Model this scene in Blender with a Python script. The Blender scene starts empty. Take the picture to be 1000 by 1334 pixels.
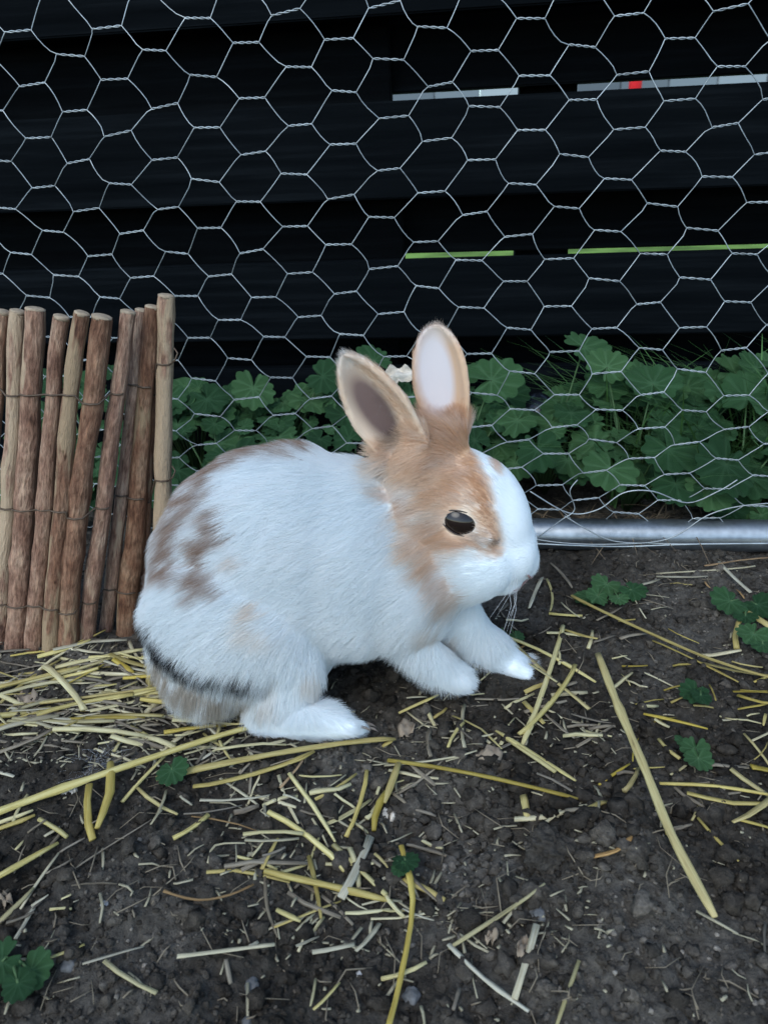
import bpy, bmesh, math, random
import numpy as np
from mathutils import Vector, Matrix, Quaternion, noise as mnoise
from mathutils.bvhtree import BVHTree

random.seed(7)
RNG = np.random.default_rng(7)
R = math.radians
SC = bpy.context.scene
COL = SC.collection

# ------------------------------------------------------------------ camera
H = 0.287
PITCH, ROLL = R(24.0), R(2.4)
FWD = Vector((0, math.cos(PITCH), -math.sin(PITCH)))
UP0 = Vector((0, math.sin(PITCH), math.cos(PITCH)))
RT0 = Vector((1, 0, 0))
RT = RT0 * math.cos(ROLL) - UP0 * math.sin(ROLL)
UP = UP0 * math.cos(ROLL) + RT0 * math.sin(ROLL)
CAM = Vector((0, 0, H))
cd = bpy.data.cameras.new('camera')
cam = bpy.data.objects.new('camera', cd)
COL.objects.link(cam)
cd.sensor_fit = 'HORIZONTAL'
cd.sensor_width = 36
cd.lens = 36
cd.clip_start = 0.01
cd.clip_end = 500
M = Matrix.Identity(4)
for i in range(3):
    M[i][0], M[i][1], M[i][2], M[i][3] = RT[i], UP[i], -FWD[i], CAM[i]
cam.matrix_world = M
cd.dof.use_dof = True
cd.dof.focus_distance = 0.47
cd.dof.aperture_fstop = 26.0
SC.camera = cam

# ------------------------------------------------------------------ sky, sun, exposure
W = bpy.data.worlds.new('World')
SC.world = W
W.use_nodes = True
wn = W.node_tree.nodes
wl = W.node_tree.links
sky = wn.new('ShaderNodeTexSky')
sky.sky_type = 'NISHITA'
sky.sun_disc = False
SUN_EL, SUN_AZ = R(48), R(205)          # azimuth: clockwise from +Y, the sun stands behind the camera
sky.sun_elevation = SUN_EL
sky.sun_rotation = SUN_AZ
sky.dust_density = 1.0
sky.ozone_density = 1.3
wl.new(sky.outputs[0], wn['Background'].inputs[0])
wn['Background'].inputs[1].default_value = 0.15
sd = bpy.data.lights.new('sun', 'SUN')
sd.energy = 0.5
sd.angle = R(40)
sd.color = (1.0, 0.98, 0.95)
so = bpy.data.objects.new('sun', sd)
COL.objects.link(so)
sdir = Vector((math.sin(SUN_AZ) * math.cos(SUN_EL), math.cos(SUN_AZ) * math.cos(SUN_EL), math.sin(SUN_EL)))
so.rotation_euler = sdir.to_track_quat('Z', 'Y').to_euler()
so.location = (0, 0, 3)
SC.view_settings.view_transform = 'Standard'
SC.view_settings.look = 'None'
SC.view_settings.exposure = 1.0
SC.view_settings.gamma = 1
SC.view_settings.use_white_balance = True
SC.view_settings.white_balance_temperature = 6250
SC.view_settings.white_balance_tint = 2
SC.cycles.max_bounces = 8
SC.cycles.diffuse_bounces = 5
SC.cycles.use_denoising = True

# ------------------------------------------------------------------ helpers
def ray(px, py):
    """direction of sight through a point of the 1000 x 1334 picture, depth 1"""
    return FWD + RT * ((px - 500) / 1000) + UP * ((667 - py) / 1000)

def on_z(px, py, z=0.0):
    d = ray(px, py)
    return CAM + d * ((z - H) / d.z)

def on_y(px, py, y):
    d = ray(px, py)
    return CAM + d * (y / d.y)

def hash2(i, j, k=0):
    n = (i * 374761393 + j * 668265263 + k * 2147483647 + 1013904223) & 0xffffffff
    n = ((n ^ (n >> 13)) * 1274126177) & 0xffffffff
    return ((n ^ (n >> 16)) & 0xffffff) / 0xffffff

def vnoise(x, y, seed=0):
    xi = np.floor(x).astype(np.int64); yi = np.floor(y).astype(np.int64)
    fx = x - xi; fy = y - yi
    fx = fx * fx * (3 - 2 * fx); fy = fy * fy * (3 - 2 * fy)
    def h(a, b):
        n = (a * 374761393 + b * 668265263 + seed * 974634777) & 0xffffffff
        n = ((n ^ (n >> 13)) * 1274126177) & 0xffffffff
        return ((n ^ (n >> 16)) & 0xffff) / 65535.0
    a = h(xi, yi); b = h(xi + 1, yi); c = h(xi, yi + 1); d = h(xi + 1, yi + 1)
    return (a * (1 - fx) + b * fx) * (1 - fy) + (c * (1 - fx) + d * fx) * fy - 0.5

def ground_h(x, y):
    x = np.asarray(x, float); y = np.asarray(y, float)
    z = 0.012 * vnoise(x * 9, y * 9, 1) + 0.008 * vnoise(x * 24, y * 24, 2)
    z += 0.0062 * vnoise(x * 65, y * 65, 3) + 0.0050 * np.maximum(0, vnoise(x * 150, y * 150, 4) + .1)
    z += 0.0036 * vnoise(x * 330, y * 330, 5)
    # dug hollow and the crumb heap beside it
    hx, hy = HOLLOW
    z -= 0.014 * np.exp(-(((x - hx) / .045) ** 2 + ((y - hy) / .03) ** 2))
    z += 0.010 * np.exp(-(((x - hx - .06) / .03) ** 2 + ((y - hy + .02) / .025) ** 2))
    z -= .006 * np.exp(-(((x + .02) / .10) ** 2 + ((y - .36) / .035) ** 2) ** 2)
    fade = np.clip((1.6 - np.hypot(x, y - .4)) / .8, 0, 1)
    return z * fade
HOLLOW = tuple(on_z(600, 1075))[:2]
def gh(x, y):
    return float(ground_h(np.array([x]), np.array([y]))[0])

def link(name, me, mat=None, parent=None, loc=None, smooth=True):
    o = bpy.data.objects.new(name, me)
    COL.objects.link(o)
    if mat is not None and not me.materials:
        me.materials.append(mat)
    if smooth and hasattr(me, 'polygons'):
        me.polygons.foreach_set('use_smooth', [True] * len(me.polygons))
    if parent is not None:
        o.parent = parent
    if loc is not None:
        o.location = loc
    return o

def mesh(name, verts, faces, tc=None, attr=None):
    me = bpy.data.meshes.new(name)
    me.from_pydata([tuple(v) for v in verts], [], faces)
    if tc is not None:
        a = me.attributes.new('tc', 'FLOAT_VECTOR', 'POINT')
        a.data.foreach_set('vector', np.asarray(tc, np.float32).ravel())
    if attr is not None:
        for nm, val in attr.items():
            a = me.attributes.new(nm, 'FLOAT', 'POINT')
            a.data.foreach_set('value', np.asarray(val, np.float32))
    me.update()
    return me

def tag(o, label=None, cat=None, group=None, kind=None):
    if label: o['label'] = label
    if cat: o['category'] = cat
    if group: o['group'] = group
    if kind: o['kind'] = kind
    return o

def empty(name, loc=(0, 0, 0)):
    o = bpy.data.objects.new(name, None)
    COL.objects.link(o)
    o.location = loc
    o.empty_display_size = .02
    return o

class Shape:
    """collects tubes, boxes and sheets into one mesh"""
    def __init__(s): s.v = []; s.f = []; s.t = []
    def tube(s, pts, rad, k=8, cap=True, flat=1.0, upv=None, t0=0.0):
        pts = [Vector(p) for p in pts]
        n = len(pts)
        if not hasattr(rad, '__len__'): rad = [rad] * n
        base = len(s.v); L = t0; prev = None
        for i in range(n):
            tg = (pts[min(i + 1, n - 1)] - pts[max(i - 1, 0)]).normalized()
            if prev is None:
                ref = upv if upv is not None else (Vector((0, 0, 1)) if abs(tg.z) < .9 else Vector((1, 0, 0)))
                a = (ref - tg * ref.dot(tg)).normalized()
            else:
                a = (prev - tg * prev.dot(tg)).normalized()
            prev = a
            b = tg.cross(a)
            if i: L += (pts[i] - pts[i - 1]).length
            for j in range(k):
                an = 2 * math.pi * j / k
                s.v.append(pts[i] + a * (math.cos(an) * rad[i] * flat) + b * (math.sin(an) * rad[i]))
                s.t.append((L, an / 6.2832, rad[i]))
        for i in range(n - 1):
            for j in range(k):
                q = base + i * k; j2 = (j + 1) % k
                s.f.append((q + j, q + j2, q + k + j2, q + k + j))
        if cap:
            s.f.append(tuple(base + j for j in range(k))[::-1])
            s.f.append(tuple(base + (n - 1) * k + j for j in range(k)))
    def sheet(s, quad):
        b = len(s.v)
        s.v += [Vector(q) for q in quad]
        s.t += [(0, 0, 0), (1, 0, 0), (1, 1, 0), (0, 1, 0)][:len(quad)]
        s.f.append(tuple(range(b, b + len(quad))))
    def build(s, name, mat, parent=None, origin=None, smooth=True):
        o = Vector(origin) if origin is not None else Vector((0, 0, 0))
        me = mesh(name, [v - o for v in s.v], s.f, s.t)
        ob = link(name, me, mat, parent, None, smooth)
        if origin is not None and parent is None: ob.location = o
        return ob

# ------------------------------------------------------------------ materials
def mat(name, rough=.6, spec=.3, metal=0.0):
    m = bpy.data.materials.new(name)
    m.use_nodes = True
    b = m.node_tree.nodes['Principled BSDF']
    b.inputs['Roughness'].default_value = rough
    b.inputs['Specular IOR Level'].default_value = spec
    b.inputs['Metallic'].default_value = metal
    return m, m.node_tree.nodes, m.node_tree.links, b

def N(nodes, kind, **kw):
    n = nodes.new(kind)
    for k, v in kw.items():
        if k in n.inputs: n.inputs[k].default_value = v
        else: setattr(n, k, v)
    return n

def ramp(nodes, stops):
    r = nodes.new('ShaderNodeValToRGB')
    e = r.color_ramp.elements
    while len(e) > 1: e.remove(e[-1])
    e[0].position = stops[0][0]; e[0].color = (*stops[0][1], 1)
    for p, c in stops[1:]:
        x = e.new(p); x.color = (*c, 1)
    return r

def bump(nodes, links, b, src, strength, dist):
    bp = N(nodes, 'ShaderNodeBump', Strength=strength, Distance=dist)
    links.new(src, bp.inputs['Height'])
    links.new(bp.outputs[0], b.inputs['Normal'])
    return bp

def soil_material(name, crumb=False):
    m, n, l, b = mat(name, .92, .15)
    tcn = n.new('ShaderNodeNewGeometry')
    n1 = N(n, 'ShaderNodeTexNoise', Scale=5.5, Detail=9.0, Roughness=.70)
    n2 = N(n, 'ShaderNodeTexNoise', Scale=260.0, Detail=5.0, Roughness=.7)
    for q in (n1, n2): l.new(tcn.outputs['Position'], q.inputs['Vector'])
    r1 = ramp(n, [(.34, (.021, .0175, .0138)), (.47, (.066, .0565, .0455)), (.56, (.120, .106, .0885)), (.68, (.235, .214, .184))])
    l.new(n1.outputs[0], r1.inputs[0])
    r2 = ramp(n, [(.25, (.35, .33, .32)), (.55, (.95, .95, .95)), (.72, (1.5, 1.45, 1.4)), (.80, (2.6, 2.5, 2.35))])
    l.new(n2.outputs[0], r2.inputs[0])
    mx = N(n, 'ShaderNodeMix', data_type='RGBA', blend_type='MULTIPLY')
    mx.inputs[0].default_value = 1.0
    l.new(r1.outputs[0], mx.inputs[6]); l.new(r2.outputs[0], mx.inputs[7])
    out = mx.outputs[2]
    if crumb:
        at = N(n, 'ShaderNodeAttribute', attribute_name='tone')
        m2 = N(n, 'ShaderNodeMix', data_type='RGBA', blend_type='MULTIPLY')
        m2.inputs[0].default_value = 1.0
        rt = ramp(n, [(0, (.5, .48, .46)), (.7, (1.3, 1.26, 1.22)), (.93, (1.9, 1.87, 1.84)), (1, (3.6, 3.55, 3.5))])
        l.new(at.outputs['Fac'], rt.inputs[0])
        l.new(out, m2.inputs[6]); l.new(rt.outputs[0], m2.inputs[7])
        out = m2.outputs[2]
    l.new(out, b.inputs['Base Color'])
    n3 = N(n, 'ShaderNodeTexNoise', Scale=520.0, Detail=4.0, Roughness=.75)
    l.new(tcn.outputs['Position'], n3.inputs['Vector'])
    bump(n, l, b, n3.outputs[0], 1.0, .0024)
    return m
SOIL = soil_material('soil')
CRUMB = soil_material('soil_crumb', True)

def straw_material(name, c1, c2, rough=.45):
    m, n, l, b = mat(name, rough, .35)
    at = N(n, 'ShaderNodeAttribute', attribute_name='tc')
    oi = n.new('ShaderNodeObjectInfo')
    mp = N(n, 'ShaderNodeMapping')
    mp.inputs['Scale'].default_value = (55, 7, 1)
    l.new(at.outputs['Vector'], mp.inputs[0])
    nz = N(n, 'ShaderNodeTexNoise', Scale=1.0, Detail=4.0, noise_dimensions='4D')
    l.new(mp.outputs[0], nz.inputs['Vector'])
    mu = N(n, 'ShaderNodeMath', operation='MULTIPLY'); mu.inputs[1].default_value = 40
    l.new(oi.outputs['Random'], mu.inputs[0]); l.new(mu.outputs[0], nz.inputs['W'])
    rp = ramp(n, [(.28, tuple(x * .45 for x in c2)), (.42, c2), (.65, c1), (.85, tuple(min(1, x * 1.25) for x in c1))])
    l.new(nz.outputs[0], rp.inputs[0])
    hs = N(n, 'ShaderNodeHueSaturation')
    mr = N(n, 'ShaderNodeMapRange'); mr.inputs[3].default_value = .6; mr.inputs[4].default_value = 1.2
    l.new(oi.outputs['Random'], mr.inputs[0]); l.new(mr.outputs[0], hs.inputs['Value'])
    wn2 = N(n, 'ShaderNodeTexWhiteNoise', noise_dimensions='1D'); l.new(oi.outputs['Random'], wn2.inputs['W'])
    ms2 = N(n, 'ShaderNodeMapRange'); ms2.inputs[3].default_value = .85; ms2.inputs[4].default_value = 1.2
    l.new(wn2.outputs['Value'], ms2.inputs[0]); l.new(ms2.outputs[0], hs.inputs['Saturation'])
    l.new(rp.outputs[0], hs.inputs['Color']); l.new(hs.outputs[0], b.inputs['Base Color'])
    mp2 = N(n, 'ShaderNodeMapping'); mp2.inputs['Scale'].default_value = (12, 60, 1)
    l.new(at.outputs['Vector'], mp2.inputs[0])
    n2 = N(n, 'ShaderNodeTexNoise', Scale=1.0, Detail=2.0); l.new(mp2.outputs[0], n2.inputs['Vector'])
    bump(n, l, b, n2.outputs[0], .4, .0006)
    return m
STRAW = {
    'gold': straw_material('straw_gold', (.50, .41, .15), (.40, .30, .09)),
    'yellow': straw_material('straw_yellow', (.58, .51, .27), (.47, .39, .17)),
    'pale': straw_material('straw_pale', (.60, .55, .40), (.44, .38, .25)),
    'dull': straw_material('straw_dull', (.26, .22, .16), (.15, .12, .085), .7),
    'tan': straw_material('straw_tan', (.42, .28, .14), (.28, .17, .08), .6),
}

def simple(name, col, rough=.6, spec=.3, metal=0., nscale=None, amt=.25, bmp=0., bd=.001):
    m, n, l, b = mat(name, rough, spec, metal)
    b.inputs['Base Color'].default_value = (*col, 1)
    if nscale:
        g = n.new('ShaderNodeTexCoord')
        nz = N(n, 'ShaderNodeTexNoise', Scale=nscale, Detail=5.0, Roughness=.6)
        l.new(g.outputs['Object'], nz.inputs['Vector'])
        rp = ramp(n, [(.25, tuple(c * (1 - amt) for c in col)), (.75, tuple(min(1, c * (1 + amt)) for c in col))])
        l.new(nz.outputs[0], rp.inputs[0]); l.new(rp.outputs[0], b.inputs['Base Color'])
        if bmp: bump(n, l, b, nz.outputs[0], bmp, bd)
    return m

def bark_material(peel=.60, name='stick_bark'):
    m, n, l, b = mat(name, .75, .25)
    at = N(n, 'ShaderNodeAttribute', attribute_name='tc')
    oi = n.new('ShaderNodeObjectInfo')
    def nz(sc, detail, wmul):
        mp = N(n, 'ShaderNodeMapping'); mp.inputs['Scale'].default_value = sc
        l.new(at.outputs['Vector'], mp.inputs[0])
        t = N(n, 'ShaderNodeTexNoise', Scale=1.0, Detail=detail, Roughness=.62, noise_dimensions='4D')
        mu = N(n, 'ShaderNodeMath', operation='MULTIPLY'); mu.inputs[1].default_value = wmul
        l.new(oi.outputs['Random'], mu.inputs[0]); l.new(mu.outputs[0], t.inputs['W']); l.new(mp.outputs[0], t.inputs['Vector'])
        return t
    big = nz((42, 3.0, 1), 6, 70); fine = nz((130, 20, 1), 6, 90); pat = nz((16, 2.2, 1), 3, 130)
    r1 = ramp(n, [(.30, (.100, .050, .034)), (.42, (.25, .135, .090)), (.54, (.36, .218, .148)), (.68, (.48, .33, .23))])
    l.new(big.outputs[0], r1.inputs[0])
    r2 = ramp(n, [(.34, (.42, .38, .36)), (.55, (1.0, 1.0, 1.0)), (.72, (1.5, 1.46, 1.4))])
    l.new(fine.outputs[0], r2.inputs[0])
    mx = N(n, 'ShaderNodeMix', data_type='RGBA', blend_type='MULTIPLY'); mx.inputs[0].default_value = 1
    l.new(r1.outputs[0], mx.inputs[6]); l.new(r2.outputs[0], mx.inputs[7])
    r3 = ramp(n, [(peel, (0, 0, 0)), (peel + .06, (1, 1, 1))])
    l.new(pat.outputs[0], r3.inputs[0])
    m2 = N(n, 'ShaderNodeMix', data_type='RGBA'); m2.inputs[7].default_value = (.44, .32, .21, 1)
    l.new(r3.outputs[0], m2.inputs[0]); l.new(mx.outputs[2], m2.inputs[6])
    hs = N(n, 'ShaderNodeHueSaturation')
    mr = N(n, 'ShaderNodeMapRange'); mr.inputs[3].default_value = .7; mr.inputs[4].default_value = 1.2
    l.new(oi.outputs['Random'], mr.inputs[0]); l.new(mr.outputs[0], hs.inputs['Value'])
    mr2 = N(n, 'ShaderNodeMapRange'); mr2.inputs[3].default_value = 1.15; mr2.inputs[4].default_value = .95
    l.new(oi.outputs['Random'], mr2.inputs[0]); l.new(mr2.outputs[0], hs.inputs['Saturation'])
    mpk = N(n, 'ShaderNodeMapping'); mpk.inputs['Scale'].default_value = (70, 5, 1)
    l.new(at.outputs['Vector'], mpk.inputs[0])
    kn = N(n, 'ShaderNodeTexNoise', Scale=1.0, Detail=3.0, noise_dimensions='4D'); l.new(mpk.outputs[0], kn.inputs['Vector'])
    muk = N(n, 'ShaderNodeMath', operation='MULTIPLY'); muk.inputs[1].default_value = 210
    l.new(oi.outputs['Random'], muk.inputs[0]); l.new(muk.outputs[0], kn.inputs['W'])
    rk = ramp(n, [(.66, (1, 1, 1)), (.73, (.38, .34, .32))]); l.new(kn.outputs[0], rk.inputs[0])
    mk_ = N(n, 'ShaderNodeMix', data_type='RGBA', blend_type='MULTIPLY'); mk_.inputs[0].default_value = 1
    l.new(m2.outputs[2], mk_.inputs[6]); l.new(rk.outputs[0], mk_.inputs[7])
    l.new(mk_.outputs[2], hs.inputs['Color']); l.new(hs.outputs[0], b.inputs['Base Color'])
    bump(n, l, b, fine.outputs[0], .9, .003)
    return m
BARK = bark_material()
PEELED = bark_material(.44, 'peeled_stick')
CUTWOOD = simple('cut_wood', (.34, .26, .18), .8, .2, 0, 300, .4)
TIE = simple('binding_wire', (.12, .085, .06), .55, .4, .5)
WIRE = simple('galvanised_wire', (.42, .45, .46), .45, .5, .7, 60, .4)
DULLWIRE = simple('dull_wire', (.40, .42, .42), .5, .5, .7)

def zinc():
    m, n, l, b = mat('galvanised_steel', .34, .5, .9)
    g = n.new('ShaderNodeTexCoord')
    v = N(n, 'ShaderNodeTexVoronoi', Scale=220.0); l.new(g.outputs['Object'], v.inputs['Vector'])
    nz = N(n, 'ShaderNodeTexNoise', Scale=18.0, Detail=6.0, Roughness=.7); l.new(g.outputs['Object'], nz.inputs['Vector'])
    r = ramp(n, [(.3, (.16, .175, .19)), (.5, (.34, .365, .39)), (.8, (.46, .49, .52))])
    l.new(nz.outputs[0], r.inputs[0])
    mx = N(n, 'ShaderNodeMix', data_type='RGBA', blend_type='MULTIPLY'); mx.inputs[0].default_value = .25
    l.new(r.outputs[0], mx.inputs[6]); l.new(v.outputs['Distance'], mx.inputs[7])
    l.new(mx.outputs[2], b.inputs['Base Color'])
    rr = N(n, 'ShaderNodeMapRange'); rr.inputs[3].default_value = .28; rr.inputs[4].default_value = .55
    l.new(nz.outputs[0], rr.inputs[0]); l.new(rr.outputs[0], b.inputs['Roughness'])
    return m
ZINC = zinc()

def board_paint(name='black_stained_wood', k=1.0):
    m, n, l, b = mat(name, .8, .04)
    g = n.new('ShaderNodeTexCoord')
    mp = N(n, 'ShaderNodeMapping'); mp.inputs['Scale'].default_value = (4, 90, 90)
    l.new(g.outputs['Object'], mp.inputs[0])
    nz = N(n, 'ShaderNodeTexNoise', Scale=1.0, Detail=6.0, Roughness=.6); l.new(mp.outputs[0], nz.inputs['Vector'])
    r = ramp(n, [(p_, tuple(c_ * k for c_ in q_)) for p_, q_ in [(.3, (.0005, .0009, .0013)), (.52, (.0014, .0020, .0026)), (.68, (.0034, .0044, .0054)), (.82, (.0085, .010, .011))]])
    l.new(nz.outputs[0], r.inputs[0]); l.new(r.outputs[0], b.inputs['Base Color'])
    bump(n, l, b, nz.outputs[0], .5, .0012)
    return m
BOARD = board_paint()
LIT_BOARD = board_paint('lit_black_wood', 1.9)  # same stain, lighter: front boards' light against the shaded rear, put into colour

def leaf_material():
    m, n, l, b = mat('ivy_leaf', .55, .22)
    at = N(n, 'ShaderNodeAttribute', attribute_name='vein')
    oi = n.new('ShaderNodeObjectInfo')
    g = n.new('ShaderNodeTexCoord')
    nz = N(n, 'ShaderNodeTexNoise', Scale=120.0, Detail=4.0); l.new(g.outputs['Object'], nz.inputs['Vector'])
    r = ramp(n, [(.3, (.034, .100, .036)), (.7, (.084, .185, .068))]); l.new(nz.outputs[0], r.inputs[0])
    mx = N(n, 'ShaderNodeMix', data_type='RGBA'); mx.inputs[7].default_value = (.12, .24, .11, 1)
    l.new(at.outputs['Fac'], mx.inputs[0]); l.new(r.outputs[0], mx.inputs[6])
    hs = N(n, 'ShaderNodeHueSaturation')
    mr = N(n, 'ShaderNodeMapRange'); mr.inputs[3].default_value = .55; mr.inputs[4].default_value = 1.3
    l.new(oi.outputs['Random'], mr.inputs[0]); l.new(mr.outputs[0], hs.inputs['Value'])
    mh = N(n, 'ShaderNodeMapRange'); mh.inputs[3].default_value = .515; mh.inputs[4].default_value = .485
    l.new(oi.outputs['Random'], mh.inputs[0]); l.new(mh.outputs[0], hs.inputs['Hue'])
    l.new(mx.outputs[2], hs.inputs['Color']); l.new(hs.outputs[0], b.inputs['Base Color'])
    n2 = N(n, 'ShaderNodeTexNoise', Scale=420.0, Detail=3.0); l.new(g.outputs['Object'], n2.inputs['Vector'])
    bump(n, l, b, n2.outputs[0], .8, .0016)
    # thin leaves let some light through
    tr = N(n, 'ShaderNodeBsdfTranslucent'); l.new(hs.outputs[0], tr.inputs['Color'])
    ms = N(n, 'ShaderNodeMixShader'); ms.inputs[0].default_value = .22
    l.new(b.outputs[0], ms.inputs[1]); l.new(tr.outputs[0], ms.inputs[2])
    l.new(ms.outputs[0], n['Material Output'].inputs['Surface'])
    return m
LEAF = leaf_material()
STEM = simple('ivy_stem', (.06, .11, .04), .6)
GRASS = simple('grass_blade', (.075, .16, .045), .55, .25, 0, 25, .5)
DRYGRASS = simple('dry_grass', (.22, .16, .10), .8, .2, 0, 40, .5)
DRYLEAF = simple('dry_leaf', (.27, .21, .15), .8, .2, 0, 90, .45, .5)
PAPERLEAF = simple('bleached_leaf', (.62, .55, .46), .85, .2, 0, 120, .3, .5)
STONE = simple('pebble_stone', (.13, .125, .12), .9, .15, 0, 260, .6, .8)
WSTONE = simple('white_stone', (.45, .43, .41), .8, .2, 0, 260, .4, .5)
LAWN = simple('lawn_grass', (.16, .25, .05), .9, .1, 0, 5, .75)
RENDER, rn_, rl_, rb_ = mat('pale_boards', .9, .1)
ro_ = rn_.new('ShaderNodeObjectInfo'); rr_ = ramp(rn_, [(0, (.09, .10, .12)), (.5, (.24, .27, .31)), (1, (.42, .45, .49))])
rl_.new(ro_.outputs['Random'], rr_.inputs[0]); rl_.new(rr_.outputs[0], rb_.inputs['Base Color'])

# ------------------------------------------------------------------ ground sheet
def axis(a, b, step, far):
    core = np.arange(a, b + step / 2, step)
    out = []; d = step
    x = core[-1]
    while x < far: d *= 1.35; x += d; out.append(x)
    lo = []; d = step; x = core[0]
    while x > -far: d *= 1.35; x -= d; lo.append(x)
    return np.concatenate([lo[::-1], core, out])
gx = axis(-.46, .46, .0016, 60); gy = axis(.14, .72, .0016, 60)
GX, GY = np.meshgrid(gx, gy)
GZ = ground_h(GX, GY)
nx, ny = len(gx), len(gy)
idx = np.arange(nx * ny).reshape(ny, nx)
quads = np.stack([idx[:-1, :-1], idx[:-1, 1:], idx[1:, 1:], idx[1:, :-1]], -1).reshape(-1, 4)
gm = bpy.data.meshes.new('soil_ground')
gm.vertices.add(nx * ny)
gm.vertices.foreach_set('co', np.stack([GX, GY, GZ], -1).astype(np.float32).ravel())
gm.loops.add(quads.size); gm.loops.foreach_set('vertex_index', quads.ravel().astype(np.int32))
gm.polygons.add(len(quads)); gm.polygons.foreach_set('loop_start', np.arange(0, quads.size, 4, dtype=np.int32))
gm.update(calc_edges=True)
tag(link('ground', gm, SOIL), 'dark crumbly soil of the rabbit run', kind='structure')

# soil crumbs: loose lumps of earth nobody could count
def blobs(n, spot, size, seed, sub, tone=None, squash=.75):
    rg = np.random.default_rng(seed)
    bm = bmesh.new(); bmesh.ops.create_icosphere(bm, subdivisions=sub, radius=1)
    V = np.array([v.co[:] for v in bm.verts]); F = np.array([[v.index for v in f.verts] for f in bm.faces]); bm.free()
    P = spot(rg, n); S = size(rg, n)
    if P.shape[1] == 2:
        P = np.concatenate([P, (ground_h(P[:, 0], P[:, 1]) + S * .25)[:, None]], 1)
    q = rg.normal(size=(n, 4)); q /= np.linalg.norm(q, axis=1)[:, None]
    w, x, y, z = q.T
    Rm = np.stack([np.stack([1 - 2 * (y * y + z * z), 2 * (x * y - z * w), 2 * (x * z + y * w)], -1),
                   np.stack([2 * (x * y + z * w), 1 - 2 * (x * x + z * z), 2 * (y * z - x * w)], -1),
                   np.stack([2 * (x * z - y * w), 2 * (y * z + x * w), 1 - 2 * (x * x + y * y)], -1)], 1)
    jit = 1 + rg.uniform(-.42, .42, (n, len(V)))
    VV = V[None] * jit[..., None] * np.stack([np.ones(n), rg.uniform(.6, 1, n), rg.uniform(.5, 1, n)], -1)[:, None]
    VV = np.einsum('nij,nvj->nvi', Rm, VV) * S[:, None, None]
    VV[..., 2] *= squash
    VV += P[:, None]
    FF = (F[None] + (np.arange(n) * len(V))[:, None, None]).reshape(-1, 3)
    t = np.repeat(tone(rg, n) if tone else rg.random(n), len(V))
    me = bpy.data.meshes.new('soil_crumbs')
    me.vertices.add(n * len(V)); me.vertices.foreach_set('co', VV.astype(np.float32).ravel())
    me.loops.add(FF.size); me.loops.foreach_set('vertex_index', FF.ravel().astype(np.int32))
    me.polygons.add(len(FF)); me.polygons.foreach_set('loop_start', np.arange(0, FF.size, 3, dtype=np.int32))
    me.update(calc_edges=True)
    a = me.attributes.new('tone', 'FLOAT', 'POINT'); a.data.foreach_set('value', t.astype(np.float32))
    return me
def spread(rg, n):
    y = rg.uniform(.155, .62, n)
    x = rg.uniform(-.55, .55, n) * (y + .12)
    return np.stack([x, y], 1)
def clear_of(P, path, gap):
    A = np.array([tuple(on_z(*q))[:2] for q in path])
    for a, b in zip(A[:-1], A[1:]):
        ab = b - a; t = np.clip(((P - a) @ ab) / (ab @ ab), 0, 1)
        d = P - (a + t[:, None] * ab); L = np.linalg.norm(d, axis=1)
        P = np.where((L < gap)[:, None], P + d / (L[:, None] + 1e-6) * gap, P)
    return P
LONG = [(777, 859), (800, 925), (840, 1030), (870, 1110), (926, 1221)]
def near_hollow(rg, n):
    return clear_of(np.stack([rg.normal(HOLLOW[0] + .03, .06, n), rg.normal(HOLLOW[1], .05, n)], 1), LONG, .011)
def spread2(rg, n): return clear_of(spread(rg, n), LONG, .011)
def cr(name, me):
    return tag(link(name, me, CRUMB, smooth=False), 'loose dark crumbs of earth scattered over the soil', kind='stuff')
cr('soil_crumbs', blobs(24000, spread, lambda r, n: .0005 + .0012 * r.random(n) ** 2, 3, 1))
cr('soil_crumbs', blobs(2300, spread2, lambda r, n: .0015 + .0034 * r.random(n) ** 4, 4, 2, lambda r, n: r.random(n) * .85))
cr('soil_crumbs', blobs(500, near_hollow, lambda r, n: .0020 + .0042 * r.random(n) ** 3, 5, 2, lambda r, n: r.random(n) * .7))

# ------------------------------------------------------------------ frame of the netting line
PSI = R(7.5)
TF = Vector((math.cos(PSI), -math.sin(PSI), 0))
NF = Vector((math.sin(PSI), math.cos(PSI), 0))
B0 = on_z(850, 712)
def FP(s, h, n=0.0): return B0 + TF * s + Vector((0, 0, h)) + NF * n
def on_f(px, py, n=0.0):
    d = ray(px, py); t = ((B0 + NF * n) - CAM).dot(NF) / d.dot(NF)
    p = CAM + d * t
    return (p - B0).dot(TF), p.z

# ------------------------------------------------------------------ black board fence
FN = .19
fence = empty('board_fence', FP(0, 0, FN))
tag(fence, 'black stained fence of horizontal boards with narrow gaps behind the netting', 'fence')
def box_part(name, s0, s1, h0, h1, n0, n1, m, parent, tilt=0.0, bevel=.0015):
    o = Vector(parent.location)
    bm = bmesh.new()
    bmesh.ops.create_cube(bm, size=1)
    for v in bm.verts:
        v.co = Vector(((v.co.x) * (s1 - s0), v.co.y * (n1 - n0), v.co.z * (h1 - h0)))
    bmesh.ops.bevel(bm, geom=bm.edges[:], offset=bevel, segments=2, affect='EDGES')
    me = bpy.data.meshes.new(name); bm.to_mesh(me); bm.free()
    ob = link(name, me, m, parent, smooth=False)
    c = FP((s0 + s1) / 2, (h0 + h1) / 2, (n0 + n1) / 2) - o
    ob.location = c
    ob.rotation_euler = (0, tilt, -PSI)
    return ob
rows = [(.100 - .135, .103), (.133, .2075), (.262, .343), (.408, .478), (.545, .615), (.68, .75)]
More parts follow.
